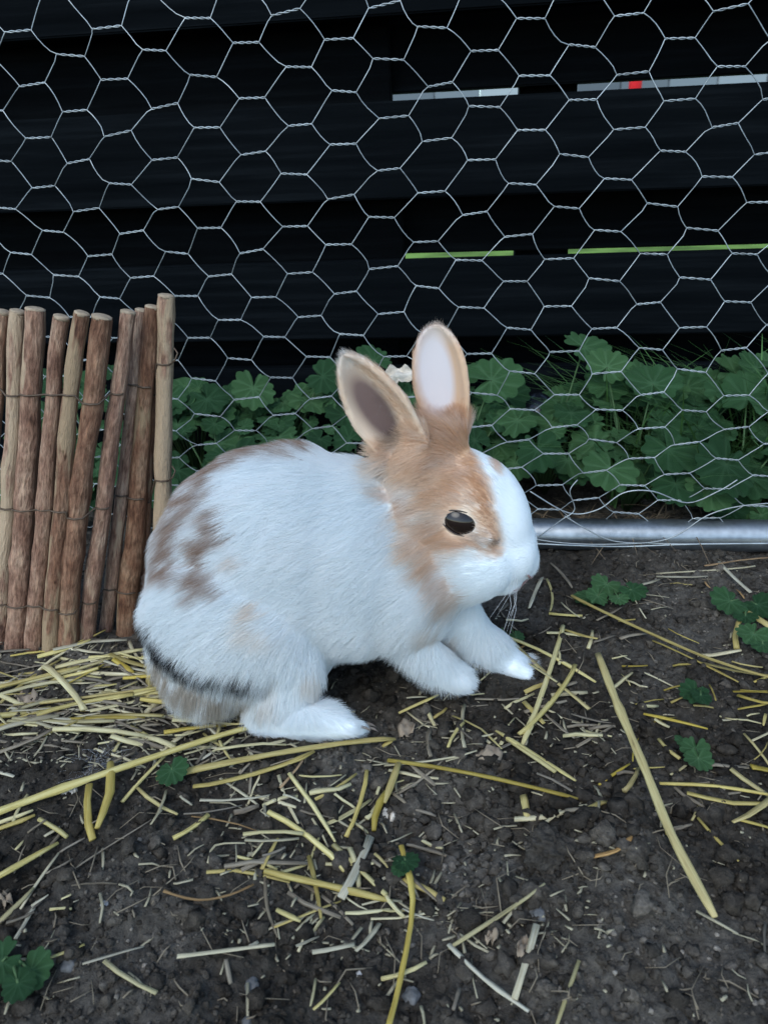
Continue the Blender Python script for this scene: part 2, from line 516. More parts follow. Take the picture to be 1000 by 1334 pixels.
for k, (h0, h1) in enumerate(rows):
    if k == 0: h0 = -.02
    box_part('board', -1.9, 1.6, h0, h1, FN, FN + .018, LIT_BOARD, fence, tilt=R((.06, -.05, .08, -.1, .05, 0)[k]))
sg = on_f(508, 125, FN + .03)[0]
# rear boards close the spaces between the front boards; right of a joint two of them sit higher and leave a slit
sj = on_f(525, 330, FN + .03)[0]
for k, (h0, h1) in enumerate([(.085, .15), (.2060, .285), (.3550, .43), (.462, .56), (.60, .70)]):
    for side in (0, 1):
        a, b = ((-1.9, sg if k != 1 else sj), (sg if k != 1 else sj, 1.6))[side]
        low = h0 - (.022 if side == 0 and k in (1, 2) else 0)
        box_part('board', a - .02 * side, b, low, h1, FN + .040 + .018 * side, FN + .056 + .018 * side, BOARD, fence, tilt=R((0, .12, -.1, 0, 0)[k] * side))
for px in (712,):
    c = on_f(px, 230, FN + .05)[0]
    for dd in (-1.5, -.8, 0, .8):
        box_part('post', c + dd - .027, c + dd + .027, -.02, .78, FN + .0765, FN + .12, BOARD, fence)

# what lies beyond the fence and shows in the slits
lm = mesh('lawn', [FP(-30, .012, FN + .5), FP(30, .012, FN + .5), FP(30, .012, 40), FP(-30, .012, 40)], [(0, 1, 2, 3)])
tag(link('lawn', lm, LAWN), kind='structure')
gw = empty('garden_wall', FP(0, 0, 5.2))
tag(gw, 'grey panelled garden wall glimpsed through the upper fence slit', 'wall')
for k in range(-24, 25):
    box_part('panel', k * .3 - .148, k * .3 + .148, 0, 1.15 + .03 * hash2(k, 4), 5.2, 5.3, RENDER, gw, bevel=.006)
RED = simple('red_paint', (.75, .02, .03), .4)
WHITEP = simple('white_paint', (.7, .62, .6), .5)
s_, h_ = on_f(827, 113, 2.6)
mp_ = empty('marker_post', FP(s_, 0, 2.6))
tag(mp_, 'small red-topped marker post on the lawn seen through the fence slit', 'post')
sh = Shape(); sh.tube([FP(s_, .0, 2.6) - mp_.location, FP(s_, .36, 2.6) - mp_.location], .02, 12); sh.build('shaft', WHITEP, mp_)
sh = Shape(); sh.tube([FP(s_, .36, 2.6) - mp_.location, FP(s_, .62, 2.6) - mp_.location, FP(s_, .64, 2.6) - mp_.location], [.023, .023, .015], 12); sh.build('cap', RED, mp_)

# ------------------------------------------------------------------ hexagonal wire netting
net = empty('wire_netting', FP(0, 0, 0))
tag(net, 'galvanised hexagonal chicken wire netting stretched across in front of the black fence', 'netting')
HA = .0312            # half the width of a mesh (twist to twist)
s_ref, h_ref = on_f(682, 247)
def row_h(j):
    # rows sit closer together near the ground, where the netting has slumped
    u = j + .0
    h = h_ref + u * .0161
    if h < .12: h = .12 - (.12 - h) * .76
    return h
def twist_c(i, j):
    a = hash2(i, j, 3) - .5; b = hash2(i, j, 9) - .5; c = hash2(i, j, 17) - .5
    s = s_ref + i * HA + a * .0032 + .005 * math.sin(j * .5 + i * .13)
    h = row_h(j) + b * .0025 + .004 * math.sin(i * .30 + 1) - i * .0002
    n = c * .004 + .006 * math.sin(i * .31 + j * .22)
    return s, h, n
I0, I1 = -30, 24
j_lo = -50
while row_h(j_lo) < .012: j_lo += 1
j_hi = 28
NB = Vector(net.location)
TL = .0088
for j in range(j_lo, j_hi):
    pts = []
    for i in range(I0, I1):
        row = j if (i + j) % 2 == 0 else j + 1
        s, h, n = twist_c(i, row)
        ph0 = (0 if row == j else math.pi) + hash2(i, row, 5) * 6
        tl = TL * (.9 + .3 * hash2(i, row, 6))
        sl = (hash2(i, row, 8) - .5) * .3
        turns = 1.75
        for q in range(15):
            u = q / 14
            env = .00052 if 0 < q < 14 else .0003
            an = ph0 + u * turns * 2 * math.pi
            ds = (u - .5) * 2 * tl
            pts.append(FP(s + ds, h + sl * ds + env * math.sin(an), n + env * math.cos(an)) - NB)
        if i < I1 - 1:
            row2 = j if (i + 1 + j) % 2 == 0 else j + 1
            s2, h2, n2 = twist_c(i + 1, row2)
            e0 = pts[-1]
            e1 = FP(s2 - TL * 1.05, h2, n2) - NB
            bow = (hash2(i, j, 21) - .5) * .0028
            for q in (.25, .5, .75):
                p = e0.lerp(e1, q)
                p = p + Vector((0, 0, 1)) * bow * (4 * q * (1 - q)) + TF * bow * .8 * (4 * q * (1 - q))
                pts.append(p)
    sh = Shape(); sh.tube(pts, .00035, 5, cap=False)
    sh.build('wire', WIRE, net)
def loose(pix, n0, r=.0005, m=DULLWIRE):
    P = []
    for k, (x, y, dn) in enumerate(pix):
        s, h = on_f(x, y, n0 + dn); P.append(FP(s, h, n0 + dn) - NB)
    out = []
    for k in range(len(P) - 1):
        p0, p1, p2, p3 = P[max(k - 1, 0)], P[k], P[k + 1], P[min(k + 2, len(P) - 1)]
        for q in range(6):
            t = q / 6
            out.append(.5 * ((2 * p1) + (p2 - p0) * t + (2 * p0 - 5 * p1 + 4 * p2 - p3) * t * t + (3 * p1 - p0 - 3 * p2 + p3) * t ** 3))
    out.append(P[-1])
    sh = Shape(); sh.tube(out, r, 5, cap=True); sh.build('loose_wire', m, net)
NX = -.022
loose([(1010, 655, 0), (960, 660, 0), (920, 672, -.002), (870, 702, -.004), (800, 709, -.006), (720, 706, -.005), (640, 690, 0)], NX)
loose([(735, 672, 0), (765, 690, -.003), (800, 705, -.004), (860, 708, -.004), (930, 709, -.004), (1010, 708, -.002)], NX)
loose([(690, 640, 0), (740, 668, -.002), (778, 664, -.002), (812, 642, 0), (850, 640, 0), (895, 655, 0), (935, 640, 0), (960, 625, 0)], NX + .012, .0005, WIRE)
loose([(700, 700, 0), (730, 678, -.002), (748, 664, 0), (742, 640, 0), (752, 625, .004)], NX + .008, .00045, WIRE)
loose([(690, 708, 0), (800, 712, 0), (900, 709, 0), (1010, 708, 0)], NX - .004, .0008, WIRE)

# ------------------------------------------------------------------ steel pole along the foot of the netting
sh = Shape()
pz = []
s_pole = on_f(545, 700)[0]
for k in range(41):
    s = s_pole + k * .030
    pz.append(FP(s, .0115 + .0008 * math.sin(s * 9), -.002))
sh.tube(pz, .0128, 28)
tag(sh.build('steel_pole', ZINC, origin=FP(0, 0, 0)), 'galvanised round steel pole lying along the foot of the netting', 'pole')

# ------------------------------------------------------------------ bound stick edging
D_ST = .432
pan = empty('stick_edging', on_z(100, 836))
tag(pan, 'low edging panel of peeled brown sticks bound with rusty wire', 'edging')
PB = Vector(pan.location)
zs = lambda x, y: (x / 2.668, 370 + y / 2.668)
sticks = [((62, 96), (-8, 1235), 50, 54, 0), ((130, 88), (50, 1245), 62, 68, 0), ((222, 115), (112, 1262), 52, 56, 0),
          ((285, 102), (174, 1270), 50, 56, 0), ((348, 115), (238, 1262), 66, 62, 0), ((440, 98), (303, 1240), 50, 56, 0),
          ((490, 92), (368, 1205), 40, 46, .003), ((533, 80), (432, 1198), 46, 70, 0), ((556, 105), (480, 1190), 26, 34, .004),
          ((582, 42), (566, 1190), 54, 56, .0), ((8, 98), (-62, 1228), 44, 50, 0)]
for k in range(1, 6):
    sticks.append(((8 - 58 * k, 100 + 6 * (k % 2)), (-62 - 60 * k, 1230), 46 + 8 * (k % 3), 52 + 6 * (k % 2), 0))
stick_lines = []
for k, (tp, bt, w0, w1, off) in enumerate(sticks):
    bx, by = zs(*bt)
    b = on_z(bx, by, .004)
    yy = b.y + off
    b = on_y(bx, by, yy)
    tx, ty = zs(*tp)
    t = on_y(tx, ty, yy + .004)
    mm = .385 * .44 / 1000 * 1.04          # metres per enlarged picture unit at this distance
    mm = (b - CAM).dot(FWD) / 1000 / 2.668
    mt = (t - CAM).dot(FWD) / 1000 / 2.668
    r0, r1 = w1 * mm * .545, w0 * mt * .545
    b2 = b + (b - t).normalized() * .012
    pts = []; rad = []
    nseg = 22
    side = Vector((1, 0, 0))
    for q in range(nseg + 1):
        u = q / nseg
        p = b2.lerp(t, u)
        wv = math.sin(u * 3.1 + k) * .0016 + (mnoise.noise(Vector((u * 5, k * 3.1, 0)))) * .0018
        p = p + side * wv + Vector((0, 1, 0)) * (mnoise.noise(Vector((u * 4, k * 5.7, 9))) * .0015)
        rr = r0 + (r1 - r0) * u
        rr *= 1 + .10 * mnoise.noise(Vector((u * 9, k * 7.3, 3)))
        if hash2(k, q, 31) > .93: rr *= 1.12
        pts.append(p - PB); rad.append(rr)
    stick_lines.append((pts, rad))
    sh = Shape(); sh.tube(pts, rad, 12, cap=False)
    nr = len(sh.v)
    for q in range(nr):           # uneven bark
        c = pts[q // 12]; d = sh.v[q] - c
        sh.v[q] = c + d * (1 + .13 * mnoise.noise((sh.v[q] + Vector((k, 0, 0))) * 210))
    so_ = sh.build('stick', PEELED if k in (0, 3, 9, 12) else BARK, pan)
    cp = Shape()
    top, tdir = pts[-1], (pts[-1] - pts[-2]).normalized()
    cp.tube([top - tdir * .001, top + tdir * .0006 , top + tdir * .0012], [rad[-1] * 1.0, rad[-1] * 1.0, rad[-1] * .7], 12)
    cp.build('cut_end', CUTWOOD, so_)
order = sorted(range(len(sticks)), key=lambda k: stick_lines[k][0][0].x)
def stick_at(k, frac):
    pts, rad = stick_lines[k]
    f = frac * (len(pts) - 1); i = min(int(f), len(pts) - 2)
    return pts[i].lerp(pts[i + 1], f - i), rad[i]
for frac, amp in ((.80, 1), (.485, 1), (.19, 1)):
    pts = []
    for n_, k in enumerate(order):
        p, r = stick_at(k, frac + .012 * math.sin(n_ * 1.7) + (.03 if sticks[k][0][0] > 560 else 0) - (.02 if n_ < 3 else 0))
        nxt = None
        f = Vector((0, -1, 0))
        pts.append(p + f * (r * .85) + Vector((-r * .75, 0, .0004)))
        pts.append(p + f * (r + .0006))
        pts.append(p + f * (r * .85) + Vector((r * .75, 0, -.0004)))
    sm = []
    for a, b in zip(pts[:-1], pts[1:]):
        for q in range(3): sm.append(a.lerp(b, q / 3))
    sm.append(pts[-1])
    sh = Shape(); sh.tube(sm, .00062, 5); sh.build('binding_wire', TIE, pan)
    # twisted tail of the wire at the free end
    e = pts[-1]
    sh = Shape(); sh.tube([e, e + Vector((.004, -.002, .003)), e + Vector((.006, -.001, .007)), e + Vector((.004, 0, .010))], .0005, 5); sh.build('binding_wire', TIE, pan)

# ------------------------------------------------------------------ ground ivy
def ivy_leaf(seed, lobes=11):
    rg = random.Random(seed)
    NA, NRG = 66, 4
    V = [(0, 0, 0)]; vein = [1.0]; Fc = []
    ph = rg.random() * 6
    for r in range(1, NRG + 1):
        u = r / NRG
        for a in range(NA):
            th = -math.pi / 2 + 2 * math.pi * (a + .5) / NA          # notch points to -Y
            d = abs(((th + math.pi / 2 + math.pi) % (2 * math.pi)) - math.pi) # 0 at the notch
            base = 1.0 * (1 - .70 * math.exp(-(d / .20) ** 2)) * (.93 + .07 * math.sin(th * 2 + ph))
            sc = 1 - (.17 * (1 - abs(math.sin(lobes * .5 * th + ph))) ** 1.3) * u ** 3
            rr = base * sc * u
            x, y = rr * math.cos(th) * 1.06, rr * math.sin(th) + .12 * u
            vn = (.5 + .5 * math.cos(9 * (th - math.pi / 2))) ** 8 * (1 - .6 * u)
            z = .20 * u ** 2 * (.6 + .6 * math.sin(2 * th + ph)) - .07 * vn * min(1, u * 2) + .10 * math.sin(9 * th) * u * (1 - u) + .10 * mnoise.noise(Vector((x * 3.2, y * 3.2, seed * 3.7))) * u - .06 * math.sin(lobes * th * .5 + ph) * u ** 2 * .6
            z -= .30 * u ** 3 * (.25 + .2 * math.sin(th + ph * 2))
            V.append((x, y, z)); vein.append(vn)
    for a in range(NA):
        b = (a + 1) % NA
        if a == NA - 1: continue
        Fc.append((0, 1 + a, 1 + b))
        for r in range(NRG - 1):
            q = 1 + r * NA
            Fc.append((q + a, q + NA + a, q + NA + b, q + b))
    me = mesh('ivy_leaf', V, Fc, attr={'vein': vein})
    me.materials.append(LEAF)
    me.polygons.foreach_set('use_smooth', [True] * len(me.polygons))
    return me
LEAVES = [ivy_leaf(k, 11 + 2 * (k % 2)) for k in range(6)]

def put_leaf(parent, base, direction, normal, size, rg):
    n = normal.normalized()
    y = (direction - n * direction.dot(n)).normalized()
    x = y.cross(n)
    ob = bpy.data.objects.new('leaf', rg.choice(LEAVES))
    COL.objects.link(ob)
    ob.parent = parent
    m = Matrix.Identity(4)
    for i in range(3): m[i][0], m[i][1], m[i][2] = x[i] * size, y[i] * size, n[i] * size
    m.translation = base - Vector(parent.location)
    ob.matrix_local = m
    return ob

rgp = random.Random(11)
plants = []
def plant(s, n, label, group=None):
    p = FP(s, 0, n); p.z = gh(p.x, p.y) - .002
    o = empty('ground_ivy', p); tag(o, label, 'plant', group)
    plants.append([o, s, n, Shape()])
    return plants[-1]
IVY = 'ground ivy plant with scalloped round leaves in the bed behind the netting'
IVG = 'ground ivy growing between the netting and the black fence'
for k in range(9):
    s = -.50 + k * .118
    where = ('behind the stick edging' if s < -.40 else 'beside the last tall stick' if s < -.28 else 'behind the rabbit back' if s < -.16 else
             'behind the rabbit ears' if s < -.06 else 'behind the rabbit forehead' if s < .06 else 'above the steel pole' if s < .2 else 'below the leaning grass')
    plant(s + rgp.uniform(-.02, .02), .055 + rgp.uniform(-.01, .02), 'low ground ivy plant close to the netting ' + where, IVG)
    plant(s + .06 + rgp.uniform(-.02, .02), .125 + rgp.uniform(-.02, .02), 'taller ground ivy plant against the black fence ' + where, IVG)
def leaf_on(pl, s, h, n, size, tilt=None, face=.45):
    o, ps, pn, stem = pl
    base = FP(s, h, n)
    out = Vector((base.x - o.location.x, base.y - o.location.y, 0)) + Vector((rgp.uniform(-1, 1), rgp.uniform(-1.2, .6), 0)) * .03
    if out.length < .001: out = Vector((0, -1, 0))
    nrm = Vector((rgp.uniform(-.45, .45), -face + rgp.uniform(-.4, .3), 1.0))
    put_leaf(o, base, out.normalized() + Vector((0, 0, -.2)), nrm, size, rgp)
    a = o.location; mid = a.lerp(base, .55) + Vector((0, 0, .012))
    stem.tube([a - o.location, mid - a, base - a], [.0011, .0009, .0007], 5)
cells = 0
# front edge rises towards the back; leaves overlap in layers
for n in np.arange(.018, .165, .0118):
    for s in np.arange(-.56, .50, .024):
        if rgp.random() < .13: continue
        ss = s + rgp.uniform(-.011, .011); nn = n + rgp.uniform(-.007, .007)
        lift = .028 + .68 * max(nn - .01, 0)
        hh = min(lift, .094 + .010 * math.sin(ss * 21) + .008 * math.sin(ss * 47 + 2)) + rgp.uniform(-.022, .008)
        if nn < .03 and rgp.random() < .35: continue
        if -.2 < ss < .02 and nn < .05 and rgp.random() < .75: continue
        pl = min(plants, key=lambda q: (q[1] - ss) ** 2 + (q[2] - nn) ** 2)
        leaf_on(pl, ss, max(hh, .012), nn, rgp.choice((.010, .014, .017, .020, .024)) * rgp.uniform(.85, 1.1) * (1.08 if ss > .02 else .95))
        cells += 1
# leaves one can point to
for px, py, n, size in [(760, 452, .14, .022), (487, 470, .14, .018), (640, 495, .10, .026), (790, 478, .12, .020), (945, 605, .012, .027), (880, 630, .010, .021),
                        (795, 610, .012, .022), (985, 480, .14, .02), (700, 585, .03, .02), (925, 640, .008, .02), (870, 585, .03, .025), (850, 500, .10, .026),
                        (560, 490, .12, .02), (330, 505, .11, .022), (270, 520, .1, .022), (420, 490, .12, .02)]:
    s, h = on_f(px, py, n)
    pl = min(plants, key=lambda q: (q[1] - s) ** 2 + (q[2] - n) ** 2)
    leaf_on(pl, s, max(h, .012), n, size, face=.75)
for o, s, n, stem in plants:
    if stem.v: stem.build('stem', STEM, o)

# grass tuft at the right end of the bed, dry grass under the leaves
def blades(name, n, place, length, width, m, label, cat, lean, seed, kind='stuff', col=None):
    rg = random.Random(seed)
    sh = Shape()
    for k in range(n):
        b = place(rg)
        L = length * rg.uniform(.5, 1.15); a = rg.uniform(0, 6.283)
        d = Vector((math.cos(a), math.sin(a), 0)) * lean * rg.uniform(.4, 1.3) + lean_dir(rg) * lean
        w = width * rg.uniform(.6, 1.2)
        sd = Vector((-d.y, d.x, 0))
        sd = sd.normalized() if sd.length > 1e-6 else Vector((1, 0, 0))
        row = []
        for q in range(6):
            u = q / 5
            p = b + Vector((0, 0, L * (u - .42 * u * u * min(1.5, lean)))) + d * L * (u * .35 + u * u * .65)
            p.z = max(p.z, b.z + .001)
            ww = w * (1 - u) ** .6 + .00012
            row.append((p - sd * ww, p + sd * ww))
        base = len(sh.v)
        for p, q in row: sh.v += [p, q]; sh.t += [(0, 0, 0)] * 2
        for q in range(5): sh.f.append((base + 2 * q, base + 2 * q + 1, base + 2 * q + 3, base + 2 * q + 2))
    o = sh.build(name, m)
    tag(o, label, cat, kind=kind)
    return o
lean_dir = lambda rg: Vector((-.55, -.2, 0))
def gp(s0, s1, n0, n1):
    def f(rg):
        p = FP(rg.uniform(s0, s1), 0, rg.uniform(n0, n1)); p.z = gh(p.x, p.y) - .001; return p
    return f
blades('grass', 800, gp(-.02, .42, .08, .175), .175, .0012, GRASS, 'long green grass leaning over the ivy at the fence foot', 'grass', .75, 3)
blades('grass', 160, gp(.10, .40, .03, .10), .12, .0010, GRASS, 'green grass blades among the ivy at the right', 'grass', .8, 5)
lean_dir = lambda rg: Vector((rg.uniform(-1, 1), rg.uniform(-.8, .2), 0))
blades('dry_grass', 700, gp(-.40, .45, .014, .06), .030, .0006, DRYGRASS, 'dry brown grass litter under the ivy leaves', 'grass', 1.5, 6)

# pale bleached leaf caught in the netting and a dark plastic sheet behind the ivy
def crumple(name, corners, nrm_amp, m, label, cat, seed, div=9, group=None):
    A, B, C_, D_ = [Vector(c) for c in corners]
    V = []; F = []
    for i in range(div + 1):
        for j in range(div + 1):
            u, v = i / div, j / div
            ru = .5 + (u - .5) * (1 - .35 * abs(2 * v - 1) ** 2); rv = .5 + (v - .5) * (1 - .35 * abs(2 * u - 1) ** 2)
            p = (A.lerp(B, ru)).lerp(D_.lerp(C_, ru), rv)
            nn = (B - A).cross(D_ - A).normalized()
            p = p + nn * nrm_amp * (mnoise.noise(Vector((u * 3 + seed, v * 3, 1.7))) + .5 * mnoise.noise(Vector((u * 7 + seed, v * 7, 4.7))))
            V.append(p)
    for i in range(div):
        for j in range(div):
            q = i * (div + 1) + j; F.append((q, q + 1, q + div + 2, q + div + 1))
    c = sum((Vector(v) for v in V), Vector()) / len(V)
    me = mesh(name, [v - c for v in V], F)
    o = link(name, me, m); o.location = c
    md = o.modifiers.new('thickness', 'SOLIDIFY'); md.thickness = .0004
    return tag(o, label, cat, group)
q = lambda x, y, n: FP(*on_f(x, y, n), n)
crumple('dead_leaf', [q(488, 500, .10), q(540, 502, .10), q(545, 476, .112), q(492, 480, .112)], .012, PAPERLEAF, 'pale bleached dead leaf lying on the ivy behind the rabbit ears', 'leaf', 5)
PLAS, pn_, pl_, pb_ = mat('dark_plastic', .25, .5)
pb_.inputs['Base Color'].default_value = (.010, .012, .017, 1)
V = []; F = []
for i in range(25):
    for j in range(9):
        a = math.pi * j / 8
        s0, _ = on_f(560 + i * 9, 480, .16)
        r = .026 * (1 + .2 * math.sin(i * .9)) * min(1, (i + 1) / 5, (25 - i) / 5)
        V.append(FP(s0, .055 + r * math.sin(a) * 1.0 + .003 * mnoise.noise(Vector((i * .7, j, 0))), .155 - r * math.cos(a) * .9))
for i in range(24):
    for j in range(8):
        k = i * 9 + j; F.append((k, k + 1, k + 10, k + 9))
c = FP(on_f(668, 480, .16)[0], 0, .155)
po = link('plastic_sheet', mesh('plastic_sheet', [v - c for v in V], F), PLAS); po.location = c
md = po.modifiers.new('thickness', 'SOLIDIFY'); md.thickness = .0005
tag(po, 'dark plastic sheet humped behind the ivy below the fence', 'sheet')

# ivy seedlings on the open soil
def seedling(spots, label):
    c = sum((on_z(x, y) for x, y, _ in spots), Vector()) / len(spots)
    c.z = gh(c.x, c.y)
    o = empty('ivy_seedling', c); tag(o, label, 'seedling')
    st = Shape()
    for x, y, sz in spots:
        p = on_z(x, y, .008); p.z = gh(p.x, p.y) + .006 + rgp.uniform(0, .003)
        out = (p - c); out.z = 0
        out = out.normalized() if out.length > .002 else Vector((rgp.uniform(-1, 1), -1, 0)).normalized()
        put_leaf(o, p, out, Vector((rgp.uniform(-.3, .3), -.25 + rgp.uniform(-.2, .2), 1)), sz, rgp)
        st.tube([Vector((0, 0, -.002)), (p - c) * .5 + Vector((0, 0, .004)), p - c], .0006, 5)
    st.build('stem', STEM, o)
seedling([(765, 772, .010), (790, 764, .011), (778, 778, .009), (822, 773, .010), (805, 780, .007)], 'small green ivy seedling on the soil in front of the steel pole')
seedling([(950, 790, .013), (985, 793, .013), (970, 806, .008)], 'broad leaved ivy seedling beside crossed straw near the pole end')
seedling([(980, 836, .011), (992, 846, .008)], 'two leaf ivy seedling below a pale straw by the bed')
seedling([(906, 902, .010), (912, 908, .006)], 'single small ivy seedling alone on open soil beside the long straw')
seedling([(905, 978, .009), (908, 995, .008), (890, 970, .005)], 'dusty grey green ivy seedling wilting on the soil')
seedling([(672, 822, .006), (648, 818, .006)], 'tiny ivy seedling by the front paw of the rabbit')
seedling([(226, 1012, .0085)], 'green ivy leaf half covered by straw below the hind foot')
seedling([(528, 1122, .006), (520, 1130, .004)], 'faded seedling beside the dug hollow in the soil')
seedling([(40, 1266, .0085), (6, 1262, .0095), (26, 1288, .007)], 'large dark green leaves lying on the soil away from the straw')

# ------------------------------------------------------------------ straw
def zl(x, y): return x / 2, 840 + y / 2
def zr(x, y): return 500 + x / 2, 700 + y / 2
straws = []
def SL(kind, w, *p): straws.append((kind, w / 2, [zl(*p[i:i + 2]) for i in range(0, len(p), 2)]))
def SR(kind, w, *p): straws.append((kind, w / 2, [zr(*p[i:i + 2]) for i in range(0, len(p), 2)]))
for a in [('yellow', 21, -40, 490, 300, 362, 655, 225), ('gold', 17, 410, 365, 610, 325, 1030, 238), ('gold', 15, 505, 380, 820, 295), ('gold', 13, 430, 245, 590, 212),
          ('pale', 25, -30, 246, 160, 205), ('gold', 15, -30, 214, 380, 198), ('yellow', 15, -20, 188, 132, 160), ('yellow', 19, 120, 70, 222, 182), ('gold', 10, 0, 150, 160, 45),
          ('yellow', 9, 190, 225, 460, 272), ('yellow', 15, 255, 155, 425, 128), ('gold', 15, 385, 60, 388, 145), ('pale', 9, 338, -5, 376, 62), ('yellow', 15, 100, 35, 240, 5),
          ('dull', 9, -10, 25, 80, 22), ('gold', 15, 300, 60, 350, 85), ('gold', 19, 240, 395, 245, 522), ('gold', 22, 295, 340, 260, 507), ('yellow', 11, 318, 412, 450, 285),
          ('gold', 10, 360, 380, 465, 455), ('pale', 9, 435, 390, 400, 500), ('yellow', 12, 453, 516, 545, 455), ('yellow', 12, 110, 485, 180, 520), ('gold', 12, -20, 498, 100, 474),
          ('yellow', 11, -20, 488, 95, 462), ('yellow', 21, -20, 632, 155, 528), ('yellow', 15, -10, 722, 90, 640), ('pale', 10, 50, 690, 155, 548), ('pale', 10, 45, 782, 100, 680),
          ('pale', 10, -10, 358, 45, 372), ('yellow', 9, 135, 828, 222, 788), ('pale', 12, 218, 842, 377, 791), ('yellow', 13, 275, 835, 410, 916), ('pale', 12, 465, 830, 600, 808, 717, 788),
          ('tan', 7, 435, 683, 520, 692, 600, 668, 662, 633), ('dull', 6, 190, 640, 310, 640), ('dull', 6, 198, 582, 270, 545, 400, 475), ('dull', 5, 480, 450, 630, 410), ('tan', 5, 500, 455, 670, 485),
          ('pale', 9, 520, 402, 720, 383), ('pale', 11, 573, 348, 672, 407), ('yellow', 13, 755, 353, 872, 502), ('yellow', 13, 845, 462, 966, 383), ('gold', 11, 955, 320, 900, 482),
          ('gold', 19, 1005, 365, 972, 458), ('yellow', 15, 700, 450, 895, 576), ('yellow', 12, 635, 508, 790, 500), ('pale', 11, 640, 524, 780, 515), ('gold', 19, 690, 600, 850, 625, 1020, 655),
          ('yellow', 8, 620, 570, 722, 586), ('yellow', 9, 706, 597, 812, 545), ('gold', 14, 803, 540, 835, 702), ('yellow', 16, 868, 508, 1005, 645), ('pale', 20, 965, 490, 888, 662),
          ('yellow', 14, 720, 690, 782, 716), ('yellow', 12, 898, 690, 1015, 672), ('pale', 14, 987, 703, 925, 782), ('pale', 12, 812, 792, 922, 768), ('dull', 9, 690, 590, 695, 680, 722, 752),
          ('yellow', 9, 820, 855, 808, 938), ('yellow', 9, 882, 863, 815, 942), ('pale', 8, 770, 737, 820, 685), ('yellow', 6, 780, 352, 890, 343), ('pale', 8, 955, 285, 1010, 286),
          ('pale', 7, 545, 585, 562, 532, 640, 520), ('yellow', 8, 830, 500, 800, 570), ('pale', 8, 690, 400, 695, 460), ('dull', 9, 215, 130, 280, 145), ('dull', 10, 200, 95, 250, 60),
          ('pale', 10, 10, 100, 60, 70), ('dull', 8, 300, 260, 345, 215), ('pale', 9, 505, 275, 545, 232), ('yellow', 10, 575, 215, 560, 262), ('pale', 9, 700, 270, 745, 262),
          ('pale', 8, 645, 275, 668, 308), ('yellow', 10, 300, 290, 330, 240), ('tan', 8, 730, 380, 790, 320), ('pale', 9, 470, 400, 500, 412), ('dull', 8, 20, 735, 95, 715),
          ('pale', 9, 650, 790, 672, 770), ('dull', 12, 590, 830, 600, 880), ('dull', 9, 120, 600, 190, 560), ('pale', 9, 770, 780, 830, 745), ('gold', 9, 975, 540, 1010, 575)]:
    SL(*a)
